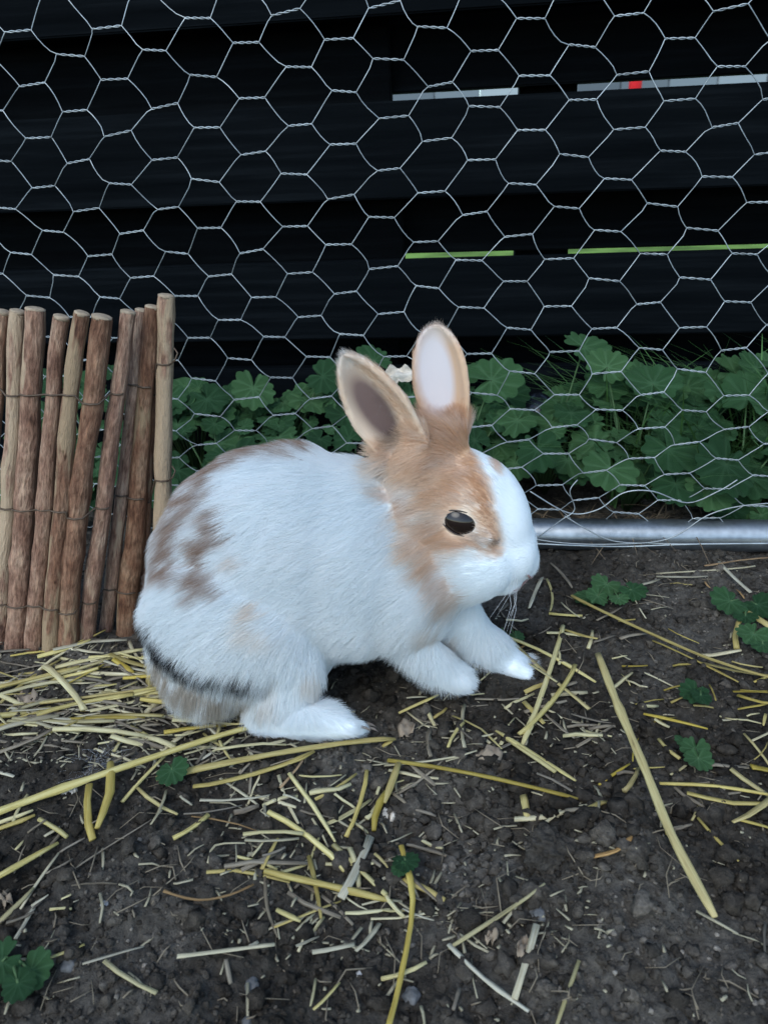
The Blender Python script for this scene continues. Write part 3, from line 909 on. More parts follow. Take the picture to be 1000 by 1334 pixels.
for a in [('gold', 17, 555, 318, 600, 450, 680, 660, 740, 820, 852, 1042), ('gold', 16, 10, 572, 230, 615, 505, 682), ('yellow', 17, 293, 503, 500, 632), ('yellow', 12, 318, 522, 447, 612),
          ('gold', 18, 363, 660, 374, 722), ('yellow', 12, 466, 236, 360, 528), ('yellow', 12, 497, 333, 352, 505), ('yellow', 10, 243, 230, 400, 290, 552, 372), ('gold', 10, 308, 233, 400, 330, 535, 440),
          ('yellow', 8, 300, 282, 450, 380), ('tan', 10, 488, 166, 700, 262, 860, 335, 1020, 392), ('pale', 8, 700, 257, 945, 387), ('yellow', 14, 820, 312, 1020, 370), ('pale', 7, 708, 106, 842, 114),
          ('pale', 5, 708, 101, 962, 102), ('pale', 9, 868, 88, 952, 162), ('tan', 5, 830, 107, 1020, 60), ('gold', 14, 918, 293, 936, 213), ('pale', 17, 922, 198, 1010, 256),
          ('pale', 9, 628, 137, 717, 117), ('pale', 5, 610, 150, 742, 163), ('pale', 5, 740, 243, 822, 269), ('yellow', 14, 675, 465, 842, 507), ('pale', 9, 908, 408, 1015, 411),
          ('pale', 8, 935, 522, 1010, 615), ('yellow', 9, 713, 540, 767, 597), ('gold', 14, 715, 660, 860, 667, 1020, 694), ('pale', 13, 785, 690, 1020, 707), ('pale', 14, 898, 630, 1015, 690),
          ('gold', 17, 1010, 690, 903, 768), ('yellow', 13, 922, 760, 1020, 768), ('yellow', 16, 952, 622, 1020, 620), ('dull', 9, 815, 743, 922, 852), ('tan', 12, 533, 866, 600, 858, 640, 830),
          ('yellow', 12, 168, 1057, 417, 928), ('pale', 16, 168, 1050, 260, 1135, 378, 1217), ('pale', 19, 397, 1022, 340, 1192), ('yellow', 11, 507, 1112, 443, 1275), ('gold', 14, 45, 815, 75, 940, 42, 1140, 5, 1290),
          ('yellow', 12, -10, 1124, 110, 1083), ('gold', 20, 38, 583, 0, 672), ('pale', 9, 210, 420, 210, 562), ('yellow', 9, 207, 488, 167, 552), ('yellow', 6, 178, 443, 307, 557), ('pale', 7, 0, 576, 242, 574),
          ('yellow', 9, 38, 440, 142, 404), ('pale', 10, 58, 407, 112, 402), ('gold', 11, -5, 528, 27, 517), ('pale', 12, 412, 103, 378, 187), ('yellow', 7, 424, 98, 433, 192), ('yellow', 8, 430, 190, 517, 199),
          ('pale', 9, 548, 643, 567, 702), ('yellow', 9, 800, 747, 822, 698), ('dull', 9, 488, 450, 592, 482), ('pale', 6, 498, 508, 552, 483), ('dull', 6, 620, 328, 687, 328), ('dull', 8, 398, 610, 522, 682),
          ('dull', 10, 180, 1220, 196, 1160), ('dull', 9, 0, 860, 62, 897), ('yellow', 13, 0, 915, 52, 972), ('yellow', 9, -5, 957, 62, 950), ('tan', 14, 623, 672, 662, 602), ('yellow', 9, 728, 708, 736, 782),
          ('dull', 12, 120, 498, 122, 572), ('dull', 8, 435, 60, 490, 130), ('pale', 5, 648, 158, 682, 212), ('dull', 9, 560, 640, 640, 590), ('pale', 9, 95, 1195, 105, 1268), ('dull', 8, 995, 1000, 998, 1110),
          ('dull', 10, 920, 418, 1010, 460), ('pale', 7, 920, 452, 1000, 452), ('dull', 8, 290, 560, 350, 520), ('tan', 7, 650, 600, 730, 610), ('pale', 8, 990, 480, 985, 505)]:
    SR(*a)
# shorter pieces in the littered patches
rs = random.Random(23)
def patch(n, x0, x1, y0, y1, kinds, l0, l1, w0, w1, a0=-90, a1=90):
    for _ in range(n):
        x, y = rs.uniform(x0, x1), rs.uniform(y0, y1)
        a = R(rs.uniform(a0, a1)); L = rs.uniform(l0, l1)
        straws.append((rs.choice(kinds), rs.uniform(w0, w1), [(x, y), (x + L * math.cos(a), y + L * .62 * math.sin(a))]))
patch(34, -5, 200, 845, 960, ['yellow', 'pale', 'dull', 'gold', 'dull'], 20, 75, 3, 6, -35, 25)
patch(26, -10, 190, 850, 945, ['yellow', 'pale', 'gold', 'yellow'], 60, 150, 4, 7.5, -28, 14)
patch(18, 130, 330, 930, 1010, ['yellow', 'pale', 'dull', 'dull'], 15, 60, 2.5, 5)
patch(22, 320, 540, 1000, 1180, ['yellow', 'pale', 'dull', 'dull'], 14, 50, 2.5, 5)
patch(26, 560, 1000, 760, 1000, ['pale', 'dull', 'dull', 'tan'], 10, 45, 2, 4)
patch(12, -5, 110, 1080, 1200, ['pale', 'yellow', 'dull'], 15, 55, 3, 5, -70, -20)
STRAW_WORDS = {'gold': 'golden yellow straw stalk', 'yellow': 'light yellow straw stalk', 'pale': 'pale bleached straw stalk', 'dull': 'weathered grey brown straw stalk', 'tan': 'thin tan plant stalk'}
special = {0: 'long light yellow straw running from the stick edging side up to the hind foot',
           1: 'golden straw lying just in front of the hind foot of the rabbit',
           len([1 for k in range(0)]): None}
NL = 84
for si, (kind, w, pp) in enumerate(straws):
    ends = [on_z(x, y, .004) for x, y in pp]
    depth = (ends[0] - CAM).dot(FWD)
    rad = max(w * depth / 1000 / 2 * 1.1, .0005)
    # smooth path through the picked points
    path = []
    for k in range(len(ends) - 1):
        p0, p1, p2, p3 = ends[max(k - 1, 0)], ends[k], ends[k + 1], ends[min(k + 2, len(ends) - 1)]
        ns = max(3, int((p2 - p1).length / .010))
        for q_ in range(ns):
            t = q_ / ns
            path.append(.5 * ((2 * p1) + (p2 - p0) * t + (2 * p0 - 5 * p1 + 4 * p2 - p3) * t * t + (3 * p1 - p0 - 3 * p2 + p3) * t ** 3))
    path.append(ends[-1])
    xs = np.array([p.x for p in path]); ys = np.array([p.y for p in path])
    gz = ground_h(xs, ys)
    # a stiff stalk bridges the dips: straight line resting on the higher points
    u = np.linspace(0, 1, len(path))
    A = np.polyfit(u, gz, 1 if len(path) < 9 else 2)
    line = np.polyval(A, u)
    zz = line + max(0, np.percentile(gz - line, 92 if len(pp) < 4 else 100)) + rad * .9 + (.0006 if len(pp) < 4 else .003)
    big = rad > .0022
    lift = rs.uniform(0, .003) * (1 if big else .5)
    flat = rs.uniform(.3, .85) if kind != 'pale' else rs.uniform(.14, .4)
    bendx = rs.uniform(-1, 1) * .004 * (path[-1] - path[0]).length / .1
    side = (path[-1] - path[0]).normalized().cross(Vector((0, 0, 1)))
    pts = []
    crease = rs.random() < .3
    for k, p in enumerate(path):
        b = bendx * (3.2 * (.5 - abs(u[k] - .5)) if crease else 4 * u[k] * (1 - u[k])) * 1.5 if len(pp) == 2 else 0
        pts.append(Vector((p.x, p.y, zz[k] + lift)) + side * b)
    n_ = len(pts)
    taper = rs.uniform(.0, .3)
    node = rs.random() if n_ > 6 else -1
    rr = []
    for k in range(n_):
        r_ = rad * (1 - taper * u[k]) * (1 + .08 * math.sin(k * 2.1 + si))
        if node >= 0 and abs(u[k] - node) < .5 / n_ : r_ *= 1.28
        rr.append(r_)
    if si == NL - 0 and False: pass
    if rs.random() < .5:                 # crushed or split ends
        rr[0] *= .8; rr[-1] *= .6
    sh = Shape()
    c0 = pts[0].copy()
    sh.tube(pts, rr, 8 if rad > .0018 else 6, cap=True, flat=flat, upv=Vector((rs.uniform(-.5, .5), rs.uniform(-.3, .3), 1)))
    o = sh.build('straw_stalk', STRAW[kind], origin=c0)
    mx_, my_ = (pp[0][0] + pp[-1][0]) / 2, (pp[0][1] + pp[-1][1]) / 2
    Lw = (path[-1] - path[0]).length
    size_ = 'long ' if Lw > .075 else ('short ' if Lw < .03 else '')
    thick_ = 'thick ' if rad > .0024 else ('thin ' if rad < .0011 and 'thin' not in STRAW_WORDS[kind] else '')
    place_ = ('in the heap between stick edging and rump' if my_ < 975 and mx_ < 330 else
              'on the soil below the steel pole' if my_ < 800 and mx_ > 560 else
              'beside the front paws' if my_ < 960 and 500 <= mx_ < 760 else
              'on soil beyond the long tapering golden straw' if mx_ >= 800 and my_ < 1100 else
              'in the litter before the hind foot' if my_ < 1045 and mx_ < 560 else
              'in the straw tangle beside the dug hollow' if 310 <= mx_ < 590 and my_ < 1235 else
              'on bare soil along the near edge' if my_ >= 1150 else
              'beside the long yellow straw on bare soil' if mx_ < 310 else 'around the rim of the dug hollow')
    lab = size_ + thick_ + STRAW_WORDS[kind] + ' ' + place_
    if len(lab.split()) > 16: lab = lab.replace(thick_, '', 1)
    if si == 0: lab = 'long thick light yellow straw running from the frame edge up to the hind foot'
    elif si == 1: lab = 'thick golden straw lying right in front of the hind foot'
    elif pp[0] == zr(555, 318): lab = 'long tapering golden straw lying alone on bare soil, thick end towards the viewer'
    elif pp[0] == zr(10, 572): lab = 'thick golden straw lying across the soil before the front paws'
    elif pp[0] == zr(397, 1022): lab = 'wide flat pale straw sliver standing out beside a forked straw'
    tag(o, lab, 'straw', 'straw scattered on the soil')
    if 'tapering' in lab or si < 2: o.data.materials[0] = STRAW['gold' if si != 0 else 'yellow']

# broken straw lying thick in the heap and the tangle, past counting
def litter(n, zones, mat_, seed, label):
    rz = random.Random(seed); sh = Shape()
    for k in range(n):
        x0, x1, y0, y1, l0, l1, a0, a1 = rz.choice(zones)
        x, y = rz.uniform(x0, x1), rz.uniform(y0, y1)
        p = on_z(x, y, .004); a = R(rz.uniform(a0, a1)); L = rz.uniform(l0, l1); w = rz.uniform(.0005, .0016)
        d = Vector((math.cos(a), math.sin(a), 0)) * L * .5
        s_ = Vector((-d.y, d.x, 0)) * rz.uniform(-.12, .12)
        P_ = []
        for u in (-1, -.33, .33, 1):
            q = p + d * u + s_ * (1 - u * u); P_.append(q)
        gz = [gh(q.x, q.y) for q in P_]
        za, zb = max(gz[0], (gz[1] + gz[0]) / 2), max(gz[3], (gz[2] + gz[3]) / 2)
        for q, u in zip(P_, (0, .33, .66, 1)): q.z = za + (zb - za) * u + w * .7 + rz.uniform(.0003, .0018)
        sh.tube(P_, [w, w * 1.05, w, w * .75], 6, flat=rz.uniform(.2, .8), t0=rz.uniform(0, 60), upv=Vector((rz.uniform(-.5, .5), rz.uniform(-.5, .5), 1)))
    tag(sh.build('straw_litter', mat_), label, 'straw', kind='stuff')
ZN = [(-20, 330, 850, 990, .015, .055, -35, 35), (-20, 250, 845, 960, .02, .07, -25, 25), (310, 560, 1000, 1200, .010, .038, -80, 80),
      (540, 780, 800, 960, .010, .032, -80, 80), (-20, 330, 850, 990, .015, .05, -60, 60), (700, 1000, 760, 1080, .008, .026, -60, 40)]
litter(55, ZN, STRAW['yellow'], 51, 'broken light yellow straw lying thick over the soil')
litter(28, ZN, STRAW['gold'], 52, 'broken golden straw lying among the litter')
litter(48, ZN, STRAW['pale'], 53, 'broken pale straw lying flat in the litter')
litter(80, ZN, STRAW['dull'], 54, 'weathered brown straw remains trodden into the soil')

# chaff: broken straw too small to pick apart
sh = Shape()
for k in range(950):
    zone = rs.random()
    if zone < .4: x, y = rs.uniform(-20, 330), rs.uniform(840, 1010)
    elif zone < .7: x, y = rs.uniform(280, 800), rs.uniform(900, 1230)
    else: x, y = rs.uniform(-20, 1020), rs.uniform(740, 1320)
    p = on_z(x, y, .003); a = rs.uniform(0, 6.28); L = .0015 + .017 * rs.random() ** 2.6; w = rs.uniform(.0003, .0009)
    d = Vector((math.cos(a), math.sin(a), rs.uniform(-.3, .3))) * L
    p.z = gh(p.x, p.y) + .0012
    e = Vector((rs.uniform(-1, 1), rs.uniform(-1, 1), rs.uniform(0, .4))) * L * .10
    sh.tube([p - d / 2, p + e, p + d / 2], [w, w, w * .6], 4, flat=.35)
tag(sh.build('straw_chaff', STRAW['pale']), 'tiny pale bits of chaff scattered over the soil', 'chaff', kind='stuff')
sh = Shape()
for k in range(420):
    x, y = rs.uniform(-20, 1020), 730 + 590 * rs.random() ** 1.4
    p = on_z(x, y, .003); a = rs.uniform(0, 6.28); L = .004 + .022 * rs.random() ** 2; w = rs.uniform(.00018, .00042)
    d = Vector((math.cos(a), math.sin(a), rs.uniform(-.15, .15))) * L; e = Vector((rs.uniform(-1, 1), rs.uniform(-1, 1), rs.uniform(0, .6))) * L * .2
    p.z = gh(p.x, p.y) + .0015
    sh.tube([p - d / 2, p + e, p + d / 2], [w, w, w * .6], 4)
tag(sh.build('root_fibres', STRAW['dull']), 'fine brown root fibres and broken stems in the soil', 'fibres', kind='stuff')

# dead leaf scraps and pebbles
for k, (x, y, w, h, lab) in enumerate([(637, 985, 46, 26, 'curled tan dead leaf scrap beside the yellow straws before the paws'), (530, 950, 30, 30, 'torn brown dead leaf scrap below the near front paw'),
                                       (508, 1062, 26, 24, 'white papery scrap beside the short golden straw'), (682, 1235, 24, 44, 'narrow dry leaf scrap next to the wide pale straw'),
                                       (35, 908, 40, 24, 'pale tan dead leaf among the heaped straw'), (90, 1030, 30, 14, 'small white scrap under the long yellow straw'),
                                       (8, 1172, 22, 18, 'tan dead leaf scrap at the straw pile'), (640, 1222, 22, 16, 'light dry leaf crumb at the fork of two straws')]):
    z = gh(*on_z(x, y)[:2]) + .003
    w *= .8; h *= .8
    cs = [on_z(x - w / 2, y + h / 2, z), on_z(x + w / 2, y + h / 3, z), on_z(x + w / 2.3, y - h / 2, z), on_z(x - w / 2, y - h / 3, z)]
    crumple('leaf_scrap', cs, .006, PAPERLEAF if 'white' in lab else DRYLEAF, lab, 'leaf', 11 + k, 7)
for k, (x, y, r, lab) in enumerate([(702, 1188, 15, 'rounded tan pebble beside a thin straw'), (718, 1112, 34, 'large dark lump of earth beside the hollow'), (467, 1258, 8, 'small white stone in bare soil'),
                                    (327, 1276, 13, 'grey pebble in the bare soil below the pale straws'), (137, 1182, 7, 'tiny white stone on open dark soil'), (90, 1255, 15, 'bluish grey pebble next to a short yellow straw'), (535, 1283, 16, 'grey pebble close to the curved golden straw'), (320, 1325, 10, 'pale pebble at the near edge of the bare soil')]):
    p = on_z(x, y, .003); rr = r * (p - CAM).dot(FWD) / 1000 * (.95 if 'earth' in lab else .72)
    bm = bmesh.new(); bmesh.ops.create_icosphere(bm, subdivisions=5 if 'earth' in lab else 3, radius=rr)
    for v in bm.verts:
        e_ = v.co / rr
        f_ = 1 + .38 * mnoise.noise(e_ * 1.3 + Vector((k * 9, 0, 0))) + .16 * mnoise.noise(e_ * 3.1 + Vector((0, k * 5, 0)))
        if 'earth' in lab: f_ += .22 * mnoise.noise(e_ * 4.2) + .14 * mnoise.noise(e_ * 9) + .08 * mnoise.noise(e_ * 19)
        v.co *= f_; v.co.z *= .62
    me = bpy.data.meshes.new('pebble'); bm.to_mesh(me); bm.free()
    m = SOIL if 'earth' in lab else (WSTONE if 'white' in lab else STONE)
    o = link('soil_clod' if 'earth' in lab else 'pebble', me, m); o.location = (p.x, p.y, gh(p.x, p.y) + rr * .12)
    tag(o, lab, 'clod' if 'earth' in lab else 'pebble')

# ------------------------------------------------------------------ rabbit
D0 = .385
SR_ = (Vector((0, D0, .05)) - CAM).dot(FWD) / 1000        # metres per picture point at the rabbit
def RP(px, py, lat=0): return on_y(px, py, D0 + lat * SR_)
RO = RP(450, 905); RO.z = 0
bm = bmesh.new()
def ell(px, py, lat, rx, ry, rz, rot=0, yaw=0):
    c = RP(px, py, lat)
    m = Matrix.Translation(c) @ Matrix.Rotation(R(yaw), 4, 'Z') @ Matrix.Rotation(R(-rot), 4, 'Y') @ Matrix.Diagonal((rx * SR_, ry * SR_, rz * SR_, 1))
    bmesh.ops.create_icosphere(bm, subdivisions=4, radius=1, matrix=m)
def limb(chain):
    """chain of (px, py, lat, radius): overlapping spheres along a tapered limb"""
    for a, b in zip(chain[:-1], chain[1:]):
        for q_ in range(9):
            t = q_ / 8
            x, y, l_, r = [a[i] + (b[i] - a[i]) * t for i in range(4)]
            m = Matrix.Translation(RP(x, y, l_)) @ Matrix.Scale(r * SR_, 4)
            bmesh.ops.create_icosphere(bm, subdivisions=3, radius=1, matrix=m)
# trunk
ell(342, 758, 10, 138, 104, 146)
ell(372, 722, 10, 150, 104, 138)
ell(450, 728, 8, 120, 96, 128)
ell(520, 738, 5, 88, 84, 108)
ell(556, 732, 0, 62, 66, 86)
# haunches
ell(301, 815, -56, 104, 55, 104, 0, -6)
ell(370, 845, -62, 44, 42, 62, 18, 0)
ell(312, 800, 68, 100, 50, 102, 0, 6)
ell(282, 864, -34, 66, 66, 56)
ell(255, 838, 16, 52, 66, 62)
limb([(372, 880, -66, 40), (352, 918, -72, 36), (368, 936, -86, 27)])
limb([(345, 930, -84, 27), (392, 938, -92, 25), (425, 941, -98, 22), (440, 944, -99, 19)])
limb([(392, 938, -104, 20), (440, 944, -110, 16)])
limb([(392, 938, -82, 20), (440, 944, -88, 16)])
for dl, dx in ((-19, 0), (-6, 11), (7, 9), (20, -4)):
    limb([(430, 943, -98 + dl * .8, 13), (456 + dx, 949, -99 + dl * 1.25, 10)])
limb([(330, 905, 110, 26), (430, 905, 112, 24)])
# fore legs
limb([(522, 800, -16, 38), (545, 842, -26, 26), (572, 868, -28, 21), (596, 885, -28, 18)])
for dl in (-17, -6, 6, 17):
    limb([(592, 885, -28 + dl * .8, 12), (609 - abs(dl) * .25, 891, -28 + dl * 1.1, 10.5)])
limb([(580, 785, 24, 40), (614, 824, 28, 28), (648, 854, 28, 23), (672, 870, 28, 20)])
for dl in (-18, -6, 6, 18):
    limb([(670, 870, 28 + dl * .8, 13), (689 - abs(dl) * .25, 878, 28 + dl * 1.1, 11.5)])
# neck and head; the face is turned a little to the viewer
ell(566, 660, 4, 62, 60, 78, 20)
ell(590, 700, -2, 72, 60, 90, 10, -14)
ell(606, 662, -6, 66, 53, 76, 25, -14)
ell(642, 668, -10, 44, 42, 74, 20, -14)
ell(612, 725, -18, 60, 50, 56, 0, -14)
ell(612, 722, 22, 54, 40, 54, 0, -14)
ell(652, 712, -12, 44, 38, 52, 25, -14)
ell(664, 733, -24, 27, 20, 24)
ell(668, 733, 2, 27, 20, 24)
ell(676, 708, -12, 22, 23, 46, 8)
ell(684, 730, -12, 19, 17, 24)
ell(645, 752, -12, 36, 27, 19, -14)
ell(575, 592, 6, 34, 34, 30, 20)
ell(548, 606, -6, 30, 30, 28, 30)
# brow and cheek bone around the eye
ell(600, 662, -46, 28, 13, 13, 0, -10)
ell(612, 702, -50, 34, 13, 15, 0, -10)
# ears: cupped shells
EARS = []
def ear(base, tip, half, cup_dir, depth, thick, bw=.55, lat0=0, lat1=0, round_=1.0):
    b = RP(base[0], base[1], lat0); t = RP(tip[0], tip[1], lat1)
    ax = (t - b); L = ax.length; ax.normalize()
    cd_ = Vector(cup_dir); cd_ = (cd_ - ax * cd_.dot(ax)).normalized()
    sd_ = ax.cross(cd_)
    NU, NV = 30, 17
    def surf(u, v, off):
        prof = (bw + (1 - bw) * math.sin(min(1, u / .48) * math.pi / 2)) if u < .48 else 1.0
        if u > .48: prof *= max(0, 1 - ((u - .48) / .52) ** round_) ** .62
        w = half * SR_ * prof
        dp = depth * SR_ * (1.2 - .75 * u) * (prof ** .5)
        ang = v * 1.25
        x = w * math.sin(ang) / math.sin(1.25)
        z = -dp * (math.cos(ang) - math.cos(1.25)) / (1 - math.cos(1.25)) 
        p = b + ax * (u * L) + sd_ * x + cd_ * z
        nrm = (cd_ * math.cos(ang) - sd_ * math.sin(ang) * .7).normalized()
        return p + nrm * off
    vs = []; 
    for side_, off in ((0, thick * SR_ / 2), (1, -thick * SR_ / 2)):
        g = [[bm.verts.new(surf(i / NU * .999, -1 + 2 * j / (NV - 1), off)) for j in range(NV)] for i in range(NU + 1)]
        for i in range(NU):
            for j in range(NV - 1):
                f = (g[i][j], g[i][j + 1], g[i + 1][j + 1], g[i + 1][j])
                bm.faces.new(f if side_ else f[::-1])
        vs.append(g)
    a, c = vs
    for i in range(NU):
        bm.faces.new((a[i][0], a[i + 1][0], c[i + 1][0], c[i][0])); bm.faces.new((c[i][-1], c[i + 1][-1], a[i + 1][-1], a[i][-1]))
    for j in range(NV - 1):
        bm.faces.new((a[0][j + 1], a[0][j], c[0][j], c[0][j + 1])); bm.faces.new((a[-1][j], a[-1][j + 1], c[-1][j + 1], c[-1][j]))
    EARS.append(dict(b=b, ax=ax, L=L, cd=cd_, sd=sd_, half=half * SR_))
ear((545, 622), (447, 462), 35, (-.30, -1.0, .10), 28, 8, .74, -22, -34, 1.7)
ear((580, 590), (566, 422), 34, (-.50, -.95, .10), 22, 8, .66, 22, 26, 2.8)
bmesh.ops.recalc_face_normals(bm, faces=bm.faces[:])
rm = bpy.data.meshes.new('rabbit_raw'); bm.to_mesh(rm); bm.free()
raw = bpy.data.objects.new('rabbit_raw', rm); COL.objects.link(raw)
md = raw.modifiers.new('remesh', 'REMESH'); md.mode = 'VOXEL'; md.voxel_size = .00115
dg = bpy.context.evaluated_depsgraph_get()
body = bpy.data.meshes.new_from_object(raw.evaluated_get(dg), depsgraph=dg)
bpy.data.objects.remove(raw)
body.name = 'rabbit_body'
nv = len(body.vertices)
co = np.empty(nv * 3, np.float32); body.vertices.foreach_get('co', co); co = co.reshape(-1, 3).astype(float)
ed = np.empty(len(body.edges) * 2, np.int32); body.edges.foreach_get('vertices', ed); ed = ed.reshape(-1, 2)
deg = np.bincount(ed.ravel(), minlength=nv).astype(float)
def lap(P):
    S = np.stack([np.bincount(ed[:, 0], P[ed[:, 1], k], nv) + np.bincount(ed[:, 1], P[ed[:, 0], k], nv) for k in range(3)], 1)
    return S / deg[:, None]
# ears, toes and face keep their shape, the trunk is smoothed strongly
def ear_u(P, e):
    d = P - np.array(e['b']); u = d @ np.array(e['ax']) / e['L']
    off = d - np.outer(u * e['L'], np.array(e['ax']))
    return u, off @ np.array(e['cd']), off @ np.array(e['sd']), np.linalg.norm(off, axis=1)
keep = np.zeros(nv)
for e in EARS:
    u, c_, s_, r_ = ear_u(co, e)
    keep = np.maximum(keep, np.clip((u - .36) / .16, 0, 1) * (r_ < e['half'] * 1.6) * (u < 1.1))
feet = np.clip((.026 - co[:, 2]) / .008, 0, 1)
headw = np.clip((co[:, 0] - RP(585, 680).x) / .012, 0, 1) * np.clip((co[:, 2] - .03) / .01, 0, 1)
for it in range(44):
    k = .62 * (1 - keep)
    if it >= 4: k = k * (1 - feet)
    if it >= 16: k = k * (1 - headw * .9)
    co += (lap(co) - co) * k[:, None]
for it in range(3):
    co += (lap(co) - co) * (.5 * keep)[:, None]
co[:, 2] = np.maximum(co[:, 2], .0005)
body.vertices.foreach_set('co', co.astype(np.float32).ravel()); body.update()
body.polygons.foreach_set('use_smooth', [True] * len(body.polygons))

# the coat: markings are laid out on the body itself
bvh = BVHTree.FromPolygons([Vector(c) for c in co], [tuple(p.vertices) for p in body.polygons])
def hit(px, py):
    d = ray(px, py).normalized()
    for dx, dy in ((0, 0), (6, 6), (12, 8), (20, 12), (-8, 10), (-16, 16), (0, 25), (30, 20)):
        loc, nrm, ix, dist = bvh.ray_cast(CAM, ray(px + dx, py + dy).normalized())
        if loc is not None: return np.array(loc)
    return np.array(RP(px, py))
WHITE = np.array((.88, .915, .93)); TAN = np.array((.66, .42, .25)); LTAN = np.array((.78, .585, .42)); BLACK = np.array((.018, .019, .024))
GREYT = np.array((.42, .35, .27)); BROWN = np.array((.39, .265, .195))
marks = []     # colour, points, radius (metres), strength
def near(px, py, lat):
    l_, n_, i_, d_ = bvh.find_nearest(RP(px, py, lat)); return np.array(l_)
def mk3(colour, r, st, *pts): marks.append((colour, np.array([near(*p) for p in pts]), r * SR_, st))
def mk(colour, r, st, *pts): marks.append((colour, np.array([hit(*p) for p in pts]), r * SR_, st))
mk(BROWN, 24, .95, (392, 582), (350, 586), (310, 598), (275, 618), (250, 640))
mk(BROWN, 26, .85, (262, 640), (240, 668), (224, 700), (216, 728))
mk3(BROWN, 30, .9, (390, 572, 25), (345, 577, 30), (300, 592, 35), (255, 625, 35), (222, 660, 35), (198, 705, 30))
mk3(GREYT, 26, .8, (190, 850, 10), (195, 880, 10), (215, 900, 0), (250, 915, 0))
mk(BROWN, 15, .7, (240, 690), (232, 718), (238, 742))
mk(BROWN, 10, .6, (262, 650), (285, 640))
mk(BROWN, 14, .95, (272, 716), (268, 705)); mk(BROWN, 10, .85, (288, 662), (286, 680)); mk(BROWN, 9, .75, (293, 704), (298, 698))
mk(BROWN, 15, .95, (262, 762), (266, 756)); mk(BROWN, 9, .75, (292, 752), (300, 766)); mk(TAN, 8, .45, (318, 728), (316, 720))
mk(LTAN, 9, .6, (336, 790), (345, 798)); mk(LTAN, 12, .32, (330, 815), (352, 824)); mk(BROWN, 9, .7, (236, 742), (228, 735))
mk(GREYT, 24, .85, (208, 862), (222, 880), (260, 898), (300, 906), (318, 906)); mk(GREYT, 14, .7, (200, 845), (205, 870))
mk(LTAN, 9, .22, (352, 888), (356, 915)); mk(LTAN, 10, .35, (402, 872), (412, 885))
mk(WHITE, 16, .7, (240, 928), (290, 936), (330, 936))
mk3(BLACK, 11, 1.0, (183, 800, -20), (175, 790, 15), (176, 785, 40))
mk(BLACK, 9.5, 1.0, (183, 800), (192, 815), (205, 835), (222, 852), (245, 864), (270, 871), (300, 876), (322, 880), (340, 881))
mk(BLACK, 6, .9, (182, 803), (200, 838), (228, 862), (262, 875))
# head
mk(TAN, 24, .85, (585, 575), (570, 600), (590, 615), (600, 595)); mk(LTAN, 26, .9, (535, 600), (545, 625), (575, 640))
mk(LTAN, 24, .72, (540, 660), (545, 690), (562, 720)); mk(LTAN, 26, .75, (590, 650), (615, 645), (575, 690), (600, 700))
mk(TAN, 8, .5, (560, 640), (575, 648), (592, 640)); mk(WHITE, 9, .45, (556, 668), (566, 690)); mk(TAN, 9, .45, (548, 700), (566, 712))
mk(TAN, 11, .5, (508, 642), (522, 652), (545, 655)); mk(TAN, 13, .9, (607, 580), (618, 610), (628, 638), (637, 665), (645, 690), (648, 712))
mk(TAN, 10, .7, (572, 690), (590, 708), (612, 712), (628, 716)); mk(TAN, 16, .55, (560, 740), (580, 765), (592, 782)); mk(GREYT, 16, .35, (585, 785), (600, 790))
mk(TAN, 9, .7, (655, 592), (668, 598)); mk(WHITE, 13, .5, (532, 632), (545, 640)); mk(WHITE, 9, .3, (610, 668), (590, 672)); mk(WHITE, 16, .6, (630, 740), (605, 740))
mk(WHITE, 20, .9, (660, 640), (670, 680), (680, 720)); mk(LTAN, 15, .35, (575, 830), (560, 815))
mk(np.array((.80, .72, .64)), 5, .4, (580, 664), (595, 660), (615, 668)); mk(np.array((.80, .72, .64)), 5, .5, (584, 684), (600, 702), (620, 704))
mk(np.array((.20, .15, .13)), 5, .7, (622, 697), (634, 702), (646, 706))
mk(np.array((.20, .13, .12)), 5, .95, (686, 756), (695, 752)); mk(np.array((.42, .32, .30)), 4, .7, (688, 758), (672, 768))
mk(LTAN, 9, .75, (584, 664), (600, 660), (618, 668)); mk(LTAN, 9, .7, (626, 686), (634, 702)); mk(LTAN, 7, .6, (584, 688), (602, 704))
nose = hit(700, 748)

def fbm(P, sc, seed):
    return np.array([mnoise.noise(Vector((p[0] * sc + seed, p[1] * sc, p[2] * sc))) for p in P])
def coat(P):
    C = np.tile(WHITE, (len(P), 1))
    nz = np.array([(mnoise.noise(Vector(p) * 120), mnoise.noise(Vector(p) * 380 + Vector((9, 0, 0)))) for p in P])
    wob = nz[:, 0] * .0045 + nz[:, 1] * .0030
    for colr, pts, r, st in marks:
        d = np.full(len(P), 9.)
        if len(pts) == 1: d = np.linalg.norm(P - pts[0], axis=1)
        for a, b in zip(pts[:-1], pts[1:]):
            ab = b - a; t = np.clip(((P - a) @ ab) / max(ab @ ab, 1e-12), 0, 1)
            d = np.minimum(d, np.linalg.norm(P - (a + t[:, None] * ab), axis=1))
        w = np.clip(1 - (d + wob - r * .40) / (r * 1.05), 0, 1); w = w * w * (3 - 2 * w) * st
        C = C * (1 - w[:, None]) + colr * w[:, None]
    for k, e in enumerate(EARS):
        u, c_, s_, r_ = ear_u(P, e)
        on = np.clip((u - .02) / .22, 0, 1) * (r_ < e['half'] * 1.5) * (u < 1.12) * .92
        C = C * (1 - on[:, None]) + (LTAN if k == 0 else TAN) * on[:, None]
        rim = np.clip((u - .82) / .12, 0, 1) * on * .6
        C = C * (1 - rim[:, None]) + np.array((.72, .66, .6)) * rim[:, None]
    return C
